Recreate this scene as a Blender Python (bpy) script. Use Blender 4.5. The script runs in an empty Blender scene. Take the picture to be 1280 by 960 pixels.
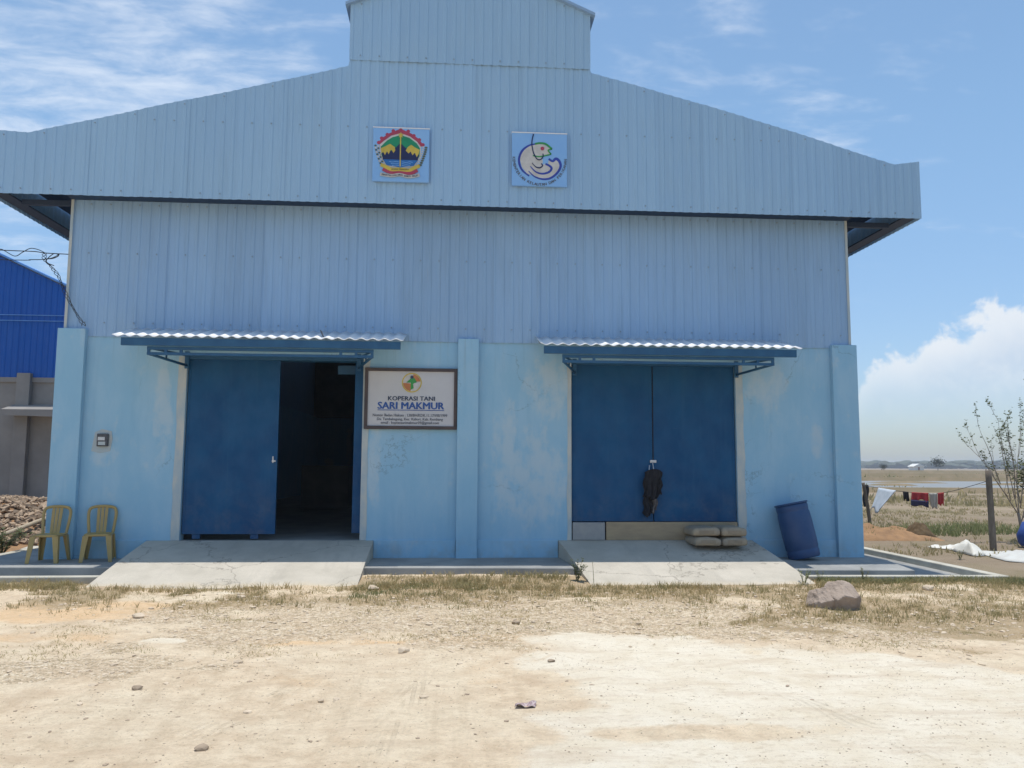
import bpy, bmesh, math, random
import numpy as np
from mathutils import Vector, Matrix, Euler
random.seed(7); RNG = np.random.default_rng(11)
S = bpy.context.scene
C = S.collection
R = math.radians

# ------------------------------------------------------------------ camera
YAW, PIT, ROL = 0.0701, 0.0999, 0.0058
CAM = Vector((-0.2164, -12.5312, 1.5499))
cam_d = bpy.data.cameras.new('camera'); cam = bpy.data.objects.new('camera', cam_d); C.objects.link(cam)
cam_d.sensor_width = 36; cam_d.lens = 36 * 1008.88 / 1280; cam_d.clip_start = 0.05; cam_d.clip_end = 20000
_fw = Vector((math.sin(YAW) * math.cos(PIT), math.cos(YAW) * math.cos(PIT), math.sin(PIT)))
_r = Vector((math.cos(YAW), -math.sin(YAW), 0)); _u = _r.cross(_fw)
_r, _u = _r * math.cos(ROL) + _u * math.sin(ROL), _u * math.cos(ROL) - _r * math.sin(ROL)
cam.matrix_world = Matrix(((_r.x, _u.x, -_fw.x, CAM.x), (_r.y, _u.y, -_fw.y, CAM.y), (_r.z, _u.z, -_fw.z, CAM.z), (0, 0, 0, 1)))
S.camera = cam

# ------------------------------------------------------------------ light and exposure
SUN_EL = 87.0
S.view_settings.view_transform = 'Standard'; S.view_settings.look = 'None'
S.view_settings.exposure = 0.45; S.view_settings.gamma = 1.0; S.view_settings.use_curve_mapping = False
sl = bpy.data.lights.new('sun', 'SUN'); sl.energy = 2.75; sl.angle = R(0.55); sl.color = (1, 0.96, 0.89)
so = bpy.data.objects.new('sun', sl); C.objects.link(so); so.location = (0, 20, 200); so.rotation_euler = (-R(90 - SUN_EL), 0, 0)
S.cycles.max_bounces = 8; S.cycles.diffuse_bounces = 5; S.cycles.volume_bounces = 1

# ------------------------------------------------------------------ node helpers
class NT:
    def __init__(s, nt): s.nt = nt; s.n = nt.nodes; s.l = nt.links
    def new(s, t, **kw):
        n = s.n.new(t)
        for k, v in kw.items():
            if hasattr(n, k) and not k[0].isupper(): setattr(n, k, v)
        return n
    def put(s, sock, v):
        if isinstance(v, bpy.types.NodeSocket): s.l.new(v, sock)
        elif v is not None:
            if hasattr(sock, 'default_value'):
                try: sock.default_value = v
                except Exception: sock.default_value = tuple(v) + (1,)
    def math(s, op, a, b=0.0, c=None, clamp=False):
        n = s.n.new('ShaderNodeMath'); n.operation = op; n.use_clamp = clamp
        s.put(n.inputs[0], a); s.put(n.inputs[1], b)
        if c is not None: s.put(n.inputs[2], c)
        return n.outputs[0]
    def vmath(s, op, a, b=None):
        n = s.n.new('ShaderNodeVectorMath'); n.operation = op
        s.put(n.inputs[0], a)
        if b is not None: s.put(n.inputs[1], b)
        return n.outputs['Value'] if op in ('DOT_PRODUCT', 'LENGTH') else n.outputs[0]
    def noise(s, vec, scale, detail=4, rough=0.55, dist=0.0, col=False):
        n = s.n.new('ShaderNodeTexNoise'); s.put(n.inputs['Vector'], vec)
        n.inputs['Scale'].default_value = scale; n.inputs['Detail'].default_value = detail
        n.inputs['Roughness'].default_value = rough; n.inputs['Distortion'].default_value = dist
        return n.outputs['Color'] if col else n.outputs[0]
    def step(s, v, a, b, lo=0.0, hi=1.0):
        n = s.n.new('ShaderNodeMapRange'); n.interpolation_type = 'SMOOTHSTEP'
        s.put(n.inputs[0], v)
        for i, q in enumerate((a, b, lo, hi)): s.put(n.inputs[i + 1], q)
        return n.outputs[0]
    def mix(s, f, a, b, mode='MIX'):
        n = s.n.new('ShaderNodeMix'); n.data_type = 'RGBA'; n.blend_type = mode
        s.put(n.inputs['Factor'], f)
        A = [i for i in n.inputs if i.name == 'A' and i.type == 'RGBA'][0]
        B = [i for i in n.inputs if i.name == 'B' and i.type == 'RGBA'][0]
        s.put(A, a); s.put(B, b)
        return [o for o in n.outputs if o.type == 'RGBA'][0]
    def scalev(s, vec, sc, loc=(0, 0, 0)):
        n = s.n.new('ShaderNodeMapping'); s.put(n.inputs[0], vec); n.inputs['Scale'].default_value = sc; n.inputs['Location'].default_value = loc
        return n.outputs[0]

# ------------------------------------------------------------------ world: Nishita sky and clouds
W = bpy.data.worlds.new('World'); S.world = W; W.use_nodes = True
w = NT(W.node_tree); w.n.clear()
sky = w.n.new('ShaderNodeTexSky'); sky.sky_type = 'NISHITA'; sky.sun_disc = False
sky.sun_elevation = R(SUN_EL); sky.sun_rotation = 0.0; sky.altitude = 0; sky.air_density = 1.0; sky.dust_density = 0.9; sky.ozone_density = 1.2
tc = w.n.new('ShaderNodeTexCoord').outputs['Generated']
sep = w.n.new('ShaderNodeSeparateXYZ'); w.put(sep.inputs[0], tc)
dx, dy, dz = sep.outputs
el = w.math('ARCSINE', dz); az = w.math('ARCTAN2', dx, dy)
# high thin cirrus: noise on a plane overhead, in drifting patches
den = w.math('ADD', w.math('MAXIMUM', dz, 0.0), 0.12)
cv = w.n.new('ShaderNodeCombineXYZ'); w.put(cv.inputs[0], w.math('DIVIDE', dx, den)); w.put(cv.inputs[1], w.math('DIVIDE', dy, den))
def lobe(v, k):
    v = Vector(v).normalized(); return w.step(w.vmath('DOT_PRODUCT', tc, tuple(v)), k, 1.0)
wisp = w.noise(w.scalev(cv.outputs[0], (2.2, 4.2, 1), (3.3, 1.2, 0)), 2.2, 9, 0.62, 0.25)
body = w.noise(w.scalev(cv.outputs[0], (1, 1.6, 1), (7.7, 0.4, 0)), 1.5, 4, 0.5, 0.2)
patch = w.math('ADD', w.math('MULTIPLY', lobe((-0.40, 0.81, 0.42), 0.945), 0.22), w.math('MULTIPLY', lobe((0.30, 0.83, 0.44), 0.965), 0.10))
cir = w.step(w.math('ADD', w.math('ADD', w.math('MULTIPLY', wisp, 0.65), w.math('MULTIPLY', body, 0.35)), patch), 0.55, 0.87)
cir = w.math('MULTIPLY', cir, w.step(el, 0.12, 0.30))
# low cumulus banks round the horizon
ring = w.n.new('ShaderNodeCombineXYZ'); w.put(ring.inputs[0], w.math('SINE', az)); w.put(ring.inputs[1], w.math('COSINE', az))
prof = w.noise(w.scalev(ring.outputs[0], (1, 1, 1), (4.1, 0.3, 2.0)), 3.2, 2, 0.5)
bank = w.math('ADD', w.math('MULTIPLY', w.step(az, R(24.6), R(29.2)), w.step(az, R(95), R(60))), 0.0)
top = w.math('ADD', w.math('MULTIPLY', bank, 0.136), w.math('MULTIPLY', w.math('SUBTRACT', prof, 0.5), 0.05))
top = w.math('ADD', top, w.math('MULTIPLY', w.math('MULTIPLY', bank, w.step(az, R(28), R(40))), 0.055))
puff = w.noise(tc, 30, 8, 0.6, 0.3); puff2 = w.noise(tc, 13, 4, 0.5, 0.2)
edge = w.math('ADD', w.math('SUBTRACT', top, el), w.math('ADD', w.math('MULTIPLY', w.math('SUBTRACT', puff, 0.5), 0.075), w.math('MULTIPLY', w.math('SUBTRACT', puff2, 0.5), 0.10)))
cum = w.math('MULTIPLY', w.step(edge, -0.002, 0.014), w.math('MULTIPLY', w.step(el, 0.03, 0.135, 0.06, 1.0), w.step(puff, 0.25, 0.6, 0.88, 1.0)))
cumc = w.mix(w.math('MULTIPLY', w.step(edge, 0.005, 0.07), w.step(puff, 0.7, 0.38, 0.45, 1.0)), (5.6, 5.7, 5.8, 1), (4.1, 4.55, 5.2, 1))
tint = w.mix(w.step(el, -0.02, 0.42), (0.68, 0.75, 0.89, 1), (0.90, 1.03, 1.03, 1))
skyc = w.mix(1.0, sky.outputs[0], tint, 'MULTIPLY')
col = w.mix(w.math('MULTIPLY', cir, 0.60), skyc, (6.0, 6.3, 6.7, 1))
col = w.mix(w.math('MULTIPLY', cum, 0.80), col, cumc)
bg = w.n.new('ShaderNodeBackground'); w.put(bg.inputs[0], col); bg.inputs[1].default_value = 0.12
wo = w.n.new('ShaderNodeOutputWorld'); w.l.new(bg.outputs[0], wo.inputs[0])

# ------------------------------------------------------------------ materials
def base_mat(name):
    m = bpy.data.materials.new(name); m.use_nodes = True
    t = NT(m.node_tree); b = t.n['Principled BSDF']
    return m, t, b
def pos(t, obj=False):
    return t.n.new('ShaderNodeTexCoord').outputs['Object'] if obj else t.n.new('ShaderNodeNewGeometry').outputs['Position']
def bump(t, b, h, strength=0.3, dist=0.01):
    n = t.n.new('ShaderNodeBump'); n.inputs['Strength'].default_value = strength; n.inputs['Distance'].default_value = dist
    t.put(n.inputs['Height'], h); t.l.new(n.outputs[0], b.inputs['Normal'])
def mat(name, c1, c2=None, rough=0.7, scale=6.0, bs=0.15, bd=0.004, bscale=None, metal=0.0, spec=0.5, stretch=(1, 1, 1), rnd=0.0, detail=5):
    m, t, b = base_mat(name)
    c2 = c2 or tuple(min(1, x * 0.8) for x in c1)
    p = t.scalev(pos(t), stretch)
    f = t.step(t.noise(p, scale, detail, 0.6), 0.3, 0.7)
    c = t.mix(f, tuple(c1) + (1,), tuple(c2) + (1,))
    if rnd:
        oi = t.n.new('ShaderNodeObjectInfo').outputs['Random']
        k = t.math('MULTIPLY_ADD', oi, 2 * rnd, 1 - rnd)
        c = t.mix(1.0, c, t.n_comb(k) if hasattr(t, 'n_comb') else comb(t, k), 'MULTIPLY')
    t.put(b.inputs['Base Color'], c)
    b.inputs['Roughness'].default_value = rough; b.inputs['Metallic'].default_value = metal
    b.inputs['Specular IOR Level'].default_value = spec
    if bs: bump(t, b, t.noise(p, bscale or scale * 6, 5, 0.6), bs, bd)
    return m
def comb(t, k):
    n = t.n.new('ShaderNodeCombineColor')
    for i in range(3): t.put(n.inputs[i], k)
    return n.outputs[0]

M = {}
# light blue plaster paint, chalked and patched
def plaster(name, base=(0.28, 0.50, 0.665), patches=True):
    m, t, b = base_mat(name); p = pos(t)
    s1 = t.noise(t.scalev(p, (1, 1, 0.45)), 2.6, 5, 0.62)
    c = t.mix(t.step(s1, 0.35, 0.7), base + (1,), (base[0] * 1.22, base[1] * 1.08, base[2] * 1.03, 1))
    c = t.mix(t.math('MULTIPLY', t.step(t.noise(t.scalev(p, (9, 9, 0.7)), 1.0, 4, 0.6), 0.52, 0.75), 0.25), c, (base[0] * 0.72, base[1] * 0.80, base[2] * 0.84, 1))
    if patches:
        sx = t.n.new('ShaderNodeSeparateXYZ'); t.put(sx.inputs[0], p)
        def spot(x, z, rx, rz):
            a = t.math('DIVIDE', t.math('SUBTRACT', sx.outputs[0], x), rx); q = t.math('DIVIDE', t.math('SUBTRACT', sx.outputs[2], z), rz)
            return t.step(t.math('ADD', t.math('MULTIPLY', a, a), t.math('MULTIPLY', q, q)), 1.6, 0.0)
        msk = None
        for s in ((1.05, 1.35, 0.55, 0.8), (1.25, 2.75, 0.4, 0.5), (0.55, 1.6, 0.22, 1.0), (4.75, 2.8, 0.4, 0.45), (5.55, 1.95, 0.12, 0.3), (-4.62, 2.3, 0.16, 0.9), (-1.45, 1.6, 0.12, 0.8), (-5.45, 1.62, 0.22, 0.2)):
            q = spot(*s); msk = q if msk is None else t.math('MAXIMUM', msk, q)
        br = t.noise(t.scalev(p, (1, 1, 0.6), (3, 0, 1)), 4.5, 7, 0.68)
        f = t.step(t.math('ADD', br, t.math('MULTIPLY', msk, 0.24)), 0.54, 0.80)
        c = t.mix(t.math('MULTIPLY', f, 0.62), c, (0.50, 0.60, 0.655, 1))
        # dark drips under the sheet edge, hairline cracks
        dp = t.math('MULTIPLY', t.step(t.noise(t.scalev(p, (16, 16, 0.35)), 1.0, 5, 0.65), 0.55, 0.75), t.step(t.math('ADD', sx.outputs[2], t.math('MULTIPLY', t.noise(t.scalev(p, (5, 5, 0.1)), 1.0, 3, 0.5), 0.9)), 3.0, 3.95))
        c = t.mix(t.math('MULTIPLY', dp, 0.40), c, (0.20, 0.27, 0.31, 1))
        cr = t.n.new('ShaderNodeTexVoronoi'); cr.feature = 'DISTANCE_TO_EDGE'; cr.inputs['Scale'].default_value = 0.7
        wv = t.n.new('ShaderNodeVectorMath'); wv.operation = 'MULTIPLY_ADD'; t.put(wv.inputs[0], t.noise(p, 3, 6, 0.65, 0, True)); wv.inputs[1].default_value = (.5, .5, .5); t.put(wv.inputs[2], p)
        t.put(cr.inputs['Vector'], wv.outputs[0])
        c = t.mix(t.math('MULTIPLY', t.math('MULTIPLY', t.step(cr.outputs['Distance'], 0.006, 0.001), t.step(t.noise(p, 0.8, 2, 0.5), 0.5, 0.6)), 0.45), c, (0.14, 0.20, 0.25, 1))
        # splash dirt along the foot
        dirt = t.math('MULTIPLY', t.step(sx.outputs[2], 0.55, 0.1), t.step(t.noise(p, 5, 5, 0.6), 0.42, 0.7))
        c = t.mix(t.math('MULTIPLY', dirt, 0.42), c, (0.34, 0.33, 0.29, 1))
    t.put(b.inputs['Base Color'], c); b.inputs['Roughness'].default_value = 0.85; b.inputs['Specular IOR Level'].default_value = 0.25
    bump(t, b, t.math('ADD', t.noise(p, 60, 4, 0.6), t.math('MULTIPLY', t.noise(p, 5, 3, 0.5), 2.0)), 0.25, 0.006)
    return m
M['plaster'] = plaster('blue_plaster')
M['jamb'] = mat('bare_plaster', (0.54, 0.55, 0.51), (0.38, 0.47, 0.52), 0.9, 5, 0.3, 0.005, 50, stretch=(1, 1, 0.5), spec=0.2)
# corrugated painted steel
def cladding(name, c=(0.36, 0.47, 0.58), rough=0.42, streak=0.22, rnd=0.03, spec=0.4):
    m, t, b = base_mat(name); p = pos(t)
    f = t.noise(t.scalev(p, (5, 5, 0.35)), 2.2, 5, 0.62)
    cc = t.mix(t.math('MULTIPLY', t.step(f, 0.45, 0.75), streak), c + (1,), (c[0] * 0.72, c[1] * 0.70, c[2] * 0.68, 1))
    cc = t.mix(t.math('MULTIPLY', t.step(t.noise(p, 0.9, 3, 0.5), 0.35, 0.65), 0.35), cc, (c[0] * 0.9, c[1] * 0.95, c[2] * 1.03, 1))
    dr_ = t.math('MULTIPLY', t.step(t.noise(t.scalev(p, (22, 22, 0.5)), 1.0, 4, 0.65), 0.60, 0.78), t.step(t.noise(t.scalev(p, (1, 1, 1.2)), 1.1, 3, 0.5), 0.45, 0.65))
    cc = t.mix(t.math('MULTIPLY', dr_, 0.30), cc, (0.30, 0.27, 0.24, 1))
    oi = t.n.new('ShaderNodeObjectInfo').outputs['Random']
    cc = t.mix(1.0, cc, comb(t, t.math('MULTIPLY_ADD', oi, 2 * rnd, 1 - rnd)), 'MULTIPLY')
    t.put(b.inputs['Base Color'], cc)
    t.put(b.inputs['Roughness'], t.step(t.noise(p, 3, 4, 0.6), 0.2, 0.8, rough - 0.08, rough + 0.14)); b.inputs['Specular IOR Level'].default_value = spec
    bump(t, b, t.noise(t.scalev(p, (1, 1, 0.5)), 3.0, 3, 0.5), 0.30, 0.03)
    return m
M['clad'] = cladding('pale_blue_steel', (0.315, 0.485, 0.66), spec=0.3)
M['clad_wall'] = cladding('pale_blue_steel_wall', (0.285, 0.44, 0.63), streak=0.42, rnd=0.05)
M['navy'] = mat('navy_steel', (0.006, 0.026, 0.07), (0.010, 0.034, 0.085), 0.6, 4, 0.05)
M['roofing'] = cladding('roof_steel', (0.25, 0.38, 0.55))
M['seam'] = mat('seam_shadow_lap', (0.16, 0.24, 0.34), None, 0.6, 4, 0)
M['door'] = mat('dark_blue_paint', (0.003, 0.060, 0.165), (0.007, 0.082, 0.20), 0.55, 2.2, 0.14, 0.014, 3.5, stretch=(1, 1, 0.6), spec=0.35)
def door_mat():
    m, t, b = base_mat('dark_blue_door'); p = pos(t); sx = t.n.new('ShaderNodeSeparateXYZ'); t.put(sx.inputs[0], p)
    c = t.mix(t.step(t.noise(t.scalev(p, (1, 1, .6)), 2.0, 6, 0.65), 0.32, 0.7), (0.003, 0.060, 0.165, 1), (0.008, 0.086, 0.205, 1))
    c = t.mix(t.math('MULTIPLY', t.step(t.noise(t.scalev(p, (14, 14, .5)), 1.0, 5, 0.65), 0.55, 0.72), 0.35), c, (0.02, 0.10, 0.20, 1))
    dust = t.math('MULTIPLY', t.step(sx.outputs[2], 1.5, 0.5), t.step(t.noise(p, 4, 6, 0.7), 0.4, 0.75))
    c = t.mix(t.math('MULTIPLY', dust, 0.22), c, (0.22, 0.21, 0.19, 1))
    scr = t.math('MULTIPLY', t.step(t.noise(t.scalev(p, (3, 3, 60)), 1.0, 3, 0.6), 0.68, 0.74), t.step(t.noise(p, 1.7, 3, 0.5), 0.55, 0.65))
    c = t.mix(t.math('MULTIPLY', scr, 0.4), c, (0.13, 0.19, 0.26, 1))
    t.put(b.inputs['Base Color'], c); t.put(b.inputs['Roughness'], t.step(t.noise(p, 5, 5, .6), .3, .7, .45, .7)); b.inputs['Specular IOR Level'].default_value = .3
    bump(t, b, t.math('ADD', t.noise(p, 2.5, 3, 0.5), t.math('MULTIPLY', t.noise(p, 40, 3, .6), .05)), 0.18, 0.02); return m
M['door'] = door_mat()
M['frame_blue'] = mat('blue_steel_frame', (0.008, 0.075, 0.175), (0.016, 0.10, 0.21), 0.5, 5, 0.1)
M['zinc'] = mat('bare_zinc_sheet', (0.82, 0.82, 0.82), (0.74, 0.74, 0.75), 0.5, 5, 0.05)
M['screw'] = mat('screw_head', (0.26, 0.33, 0.42), None, 0.5, 8, 0)
M['concrete'] = mat('ramp_concrete', (0.56, 0.505, 0.42), (0.48, 0.435, 0.36), 0.92, 1.8, 0.35, 0.006, 45, spec=0.2, detail=8)
def ramp_mat():
    m, t, b = base_mat('worn_ramp_concrete'); p = pos(t); sx = t.n.new('ShaderNodeSeparateXYZ'); t.put(sx.inputs[0], p)
    c = t.mix(t.step(t.noise(p, 1.7, 8, 0.65), 0.3, 0.7), (0.57, 0.515, 0.43, 1), (0.47, 0.425, 0.35, 1))
    c = t.mix(t.math('MULTIPLY', t.step(t.noise(t.scalev(p, (2.2, 0.5, 1)), 1.6, 6, 0.65), 0.5, 0.7), 0.4), c, (0.38, 0.345, 0.29, 1))
    c = t.mix(t.math('MULTIPLY', t.step(t.noise(p, 45, 4, 0.7), 0.5, 0.7), 0.22), c, (0.35, 0.315, 0.26, 1))
    toe = t.math('ADD', t.step(sx.outputs[1], -1.55, -2.05), t.math('MULTIPLY', t.math('SUBTRACT', t.noise(p, 4, 6, 0.65), 0.5), 1.3))
    c = t.mix(t.math('MULTIPLY', t.step(toe, 0.4, 1.0), 0.7), c, (0.58, 0.48, 0.345, 1))
    cr = t.n.new('ShaderNodeTexVoronoi'); cr.feature = 'DISTANCE_TO_EDGE'; cr.inputs['Scale'].default_value = 0.55
    wv = t.n.new('ShaderNodeVectorMath'); wv.operation = 'MULTIPLY_ADD'; t.put(wv.inputs[0], t.noise(p, 4, 5, 0.6, 0, True)); wv.inputs[1].default_value = (.35, .35, .35); t.put(wv.inputs[2], p)
    t.put(cr.inputs['Vector'], wv.outputs[0]); ck = t.step(cr.outputs['Distance'], 0.006, 0.001)
    c = t.mix(t.math('MULTIPLY', ck, 0.55), c, (0.22, 0.19, 0.155, 1))
    t.put(b.inputs['Base Color'], c); b.inputs['Roughness'].default_value = 0.93; b.inputs['Specular IOR Level'].default_value = 0.2
    bump(t, b, t.math('SUBTRACT', t.math('ADD', t.noise(p, 50, 5, 0.7), t.math('MULTIPLY', t.noise(p, 3, 3, 0.5), 2)), ck), 0.45, 0.008); return m
M['concrete'] = ramp_mat()
M['apron'] = mat('apron_concrete', (0.36, 0.355, 0.335), (0.26, 0.26, 0.25), 0.92, 2.0, 0.3, 0.005, 45, spec=0.2)
M['kerb'] = mat('kerb_concrete', (0.56, 0.53, 0.45), (0.44, 0.41, 0.34), 0.92, 3.0, 0.4, 0.008, 40, spec=0.2)
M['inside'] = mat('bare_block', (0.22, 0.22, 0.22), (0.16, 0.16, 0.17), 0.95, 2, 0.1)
M['sill_grey'] = mat('grey_cement_block', (0.30, 0.30, 0.30), (0.38, 0.37, 0.35), 0.92, 5, 0.3)
M['sill_tan'] = mat('tan_board', (0.42, 0.32, 0.20), (0.34, 0.26, 0.17), 0.85, 3, 0.2, stretch=(1, 4, 4))
M['rust'] = mat('primer_brown_steel', (0.018, 0.036, 0.078), (0.025, 0.042, 0.08), 0.7, 6, 0.1)
M['white'] = mat('white_print', (0.55, 0.55, 0.56), (0.50, 0.50, 0.52), 0.5, 2, 0)
M['signframe'] = mat('sign_frame', (0.085, 0.06, 0.055), (0.05, 0.04, 0.045), 0.6, 6, 0.1)
M['ink_dark'] = mat('ink_dark', (0.03, 0.05, 0.10), None, 0.5, 8, 0)
M['ink_blue'] = mat('ink_blue', (0.02, 0.09, 0.33), None, 0.5, 8, 0)
M['ink_grey'] = mat('ink_grey', (0.10, 0.11, 0.14), None, 0.5, 8, 0)
M['p_sky'] = mat('print_skyblue', (0.22, 0.44, 0.78), (0.25, 0.47, 0.78), 0.35, 3, 0)
M['p_red'] = mat('print_maroon', (0.42, 0.05, 0.10), None, 0.5, 8, 0)
M['p_green'] = mat('print_green', (0.01, 0.26, 0.12), None, 0.5, 8, 0)
M['p_navy'] = mat('print_navy', (0.010, 0.018, 0.09), None, 0.5, 8, 0)
M['p_yellow'] = mat('print_yellow', (0.62, 0.47, 0.07), None, 0.5, 8, 0)
M['p_blue'] = mat('print_waterblue', (0.02, 0.16, 0.48), None, 0.5, 8, 0)
M['p_cream'] = mat('print_cream', (0.60, 0.58, 0.55), None, 0.5, 8, 0)
M['p_royal'] = mat('print_royal', (0.03, 0.06, 0.38), None, 0.5, 8, 0)
M['p_leaf'] = mat('print_leafgreen', (0.04, 0.30, 0.07), None, 0.5, 8, 0)
M['p_orange'] = mat('print_orange', (0.55, 0.20, 0.07), None, 0.5, 8, 0)
M['p_olive'] = mat('print_olive', (0.10, 0.12, 0.08), None, 0.5, 8, 0)
M['chair'] = mat('gold_plastic', (0.45, 0.315, 0.11), (0.38, 0.27, 0.10), 0.42, 5, 0.03)
M['drum'] = mat('blue_hdpe', (0.014, 0.056, 0.165), (0.03, 0.075, 0.18), 0.5, 4, 0.08)
M['sack'] = mat('cement_sack', (0.40, 0.32, 0.22), (0.30, 0.25, 0.19), 0.85, 7, 0.3, 0.01, 25)
M['sack_ink'] = mat('sack_print', (0.32, 0.255, 0.18), None, 0.85, 8, 0)
M['cloth_dark'] = mat('black_cloth', (0.010, 0.010, 0.014), (0.02, 0.02, 0.025), 0.95, 14, 0.4, 0.01, 60)
M['cloth_grey'] = mat('grey_cloth', (0.13, 0.115, 0.11), (0.09, 0.08, 0.08), 0.95, 14, 0.4, 0.01, 60)
M['steel'] = mat('galvanised', (0.55, 0.56, 0.58), (0.45, 0.46, 0.48), 0.35, 10, 0.05, metal=0.7)
M['meter'] = mat('meter_plastic', (0.045, 0.05, 0.06), (0.08, 0.08, 0.09), 0.4, 20, 0)
M['cable'] = mat('black_cable', (0.02, 0.02, 0.025), None, 0.6, 20, 0)
M['wood_post'] = mat('weathered_post', (0.12, 0.095, 0.075), (0.19, 0.155, 0.12), 0.9, 9, 0.4, 0.01, 30, stretch=(3, 3, 0.6))
M['tarp'] = mat('white_sheet', (0.72, 0.70, 0.64), (0.60, 0.57, 0.50), 0.7, 5, 0.3, 0.01, 20)
M['tarp2'] = mat('grey_white_sheet', (0.60, 0.60, 0.56), (0.52, 0.50, 0.46), 0.7, 5, 0.3, 0.01, 20)
M['sheet_blue'] = mat('pale_blue_sheet', (0.55, 0.60, 0.66), (0.46, 0.52, 0.58), 0.7, 8, 0.2)
M['red'] = mat('red_cloth', (0.48, 0.035, 0.045), (0.40, 0.03, 0.04), 0.9, 12, 0.2)
M['navycloth'] = mat('navy_cloth', (0.03, 0.03, 0.10), None, 0.9, 12, 0.2)
M['whitecloth'] = mat('offwhite_cloth', (0.50, 0.49, 0.44), (0.40, 0.39, 0.35), 0.9, 12, 0.2)
M['bluebag'] = mat('blue_woven', (0.02, 0.06, 0.27), (0.03, 0.08, 0.30), 0.75, 10, 0.2)
M['bark'] = mat('grey_bark', (0.27, 0.225, 0.18), (0.36, 0.305, 0.25), 0.9, 14, 0.4)
M['leaf'] = mat('leaf_green', (0.055, 0.085, 0.028), (0.085, 0.11, 0.04), 0.65, 6, 0)
M['weed'] = mat('weed_green', (0.065, 0.105, 0.028), (0.11, 0.125, 0.045), 0.8, 3, 0)
M['grass_green'] = mat('short_grass', (0.10, 0.135, 0.045), (0.17, 0.165, 0.07), 0.85, 2.2, 0)
M['grass_dry'] = mat('dry_grass', (0.26, 0.21, 0.11), (0.20, 0.18, 0.085), 0.9, 1.6, 0)
M['far_tree'] = mat('far_foliage', (0.045, 0.06, 0.035), (0.065, 0.075, 0.04), 0.9, 0.08, 0)
M['rock'] = mat('limestone_boulder', (0.45, 0.355, 0.285), (0.33, 0.26, 0.21), 0.92, 5, 0.8, 0.012, 28, spec=0.2, detail=8)
M['stone'] = mat('pale_gravel', (0.70, 0.575, 0.43), (0.48, 0.38, 0.275), 0.93, 9, 0.2, spec=0.2)
M['stone_dark'] = mat('brown_stone', (0.33, 0.25, 0.18), (0.42, 0.33, 0.24), 0.93, 14, 0.3, spec=0.2)
M['neigh'] = cladding('royal_blue_steel', (0.001, 0.095, 0.42), rough=0.55, rnd=0.03)
M['neigh_trim'] = mat('bright_blue_trim', (0.12, 0.32, 0.72), None, 0.5, 4, 0)
M['neigh_wall'] = mat('grey_render', (0.31, 0.295, 0.28), (0.25, 0.24, 0.23), 0.95, 1.4, 0.2, 0.006, 40, spec=0.2)
M['neigh_dark'] = mat('dark_render', (0.13, 0.13, 0.145), None, 0.9, 2, 0.1)
M['rubble'] = mat('rubble_chip', (0.46, 0.35, 0.25), (0.30, 0.215, 0.15), 0.95, 7, 0.3, spec=0.2)
M['soil'] = mat('red_soil', (0.36, 0.215, 0.115), (0.27, 0.165, 0.095), 0.97, 5, 0.5, 0.02, 14, spec=0.1)
M['dung'] = mat('brown_heap', (0.11, 0.075, 0.045), (0.17, 0.12, 0.07), 0.97, 9, 0.5, 0.02, 20, spec=0.1)
M['plank'] = mat('pale_plank', (0.46, 0.38, 0.28), (0.38, 0.31, 0.22), 0.85, 8, 0.2)
M['wrapper'] = mat('foil_wrapper', (0.25, 0.13, 0.14), (0.55, 0.48, 0.46), 0.4, 60, 0)
M['house'] = mat('whitewash', (0.75, 0.74, 0.70), None, 0.9, 1, 0)
M['house_roof'] = mat('old_tiles', (0.20, 0.11, 0.08), None, 0.9, 1, 0)
def leaf_mat(name, c1, c2, tr=0.35, sc=2.0):
    m = mat(name, c1, c2, 0.85, sc, 0); t = NT(m.node_tree); b = t.n['Principled BSDF']
    src = b.inputs['Base Color'].links[0].from_socket
    tl_ = t.n.new('ShaderNodeBsdfTranslucent'); t.put(tl_.inputs[0], src)
    mx = t.n.new('ShaderNodeMixShader'); mx.inputs[0].default_value = tr
    t.l.new(b.outputs[0], mx.inputs[1]); t.l.new(tl_.outputs[0], mx.inputs[2]); t.l.new(mx.outputs[0], t.n['Material Output'].inputs[0])
    return m
M['leaf'] = leaf_mat('leaf_green', (0.11, 0.14, 0.06), (0.16, 0.17, 0.08), .4, 6)
M['weed'] = leaf_mat('weed_green', (0.19, 0.235, 0.09), (0.31, 0.29, 0.14), .45, 1.5)
M['grass_green'] = leaf_mat('short_grass', (0.20, 0.235, 0.095), (0.36, 0.31, 0.155), .45, 2.2)
M['grass_dry'] = leaf_mat('dry_grass', (0.48, 0.38, 0.20), (0.36, 0.31, 0.15), .4, 1.6)
def water_mat():
    m, t, b = base_mat('salt_pond_water'); p = pos(t)
    b.inputs['Base Color'].default_value = (0.24, 0.225, 0.20, 1); b.inputs['Roughness'].default_value = 0.38
    bump(t, b, t.noise(p, 1.5, 3, 0.5), 0.1, 0.03); return m
M['water'] = water_mat()

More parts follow.
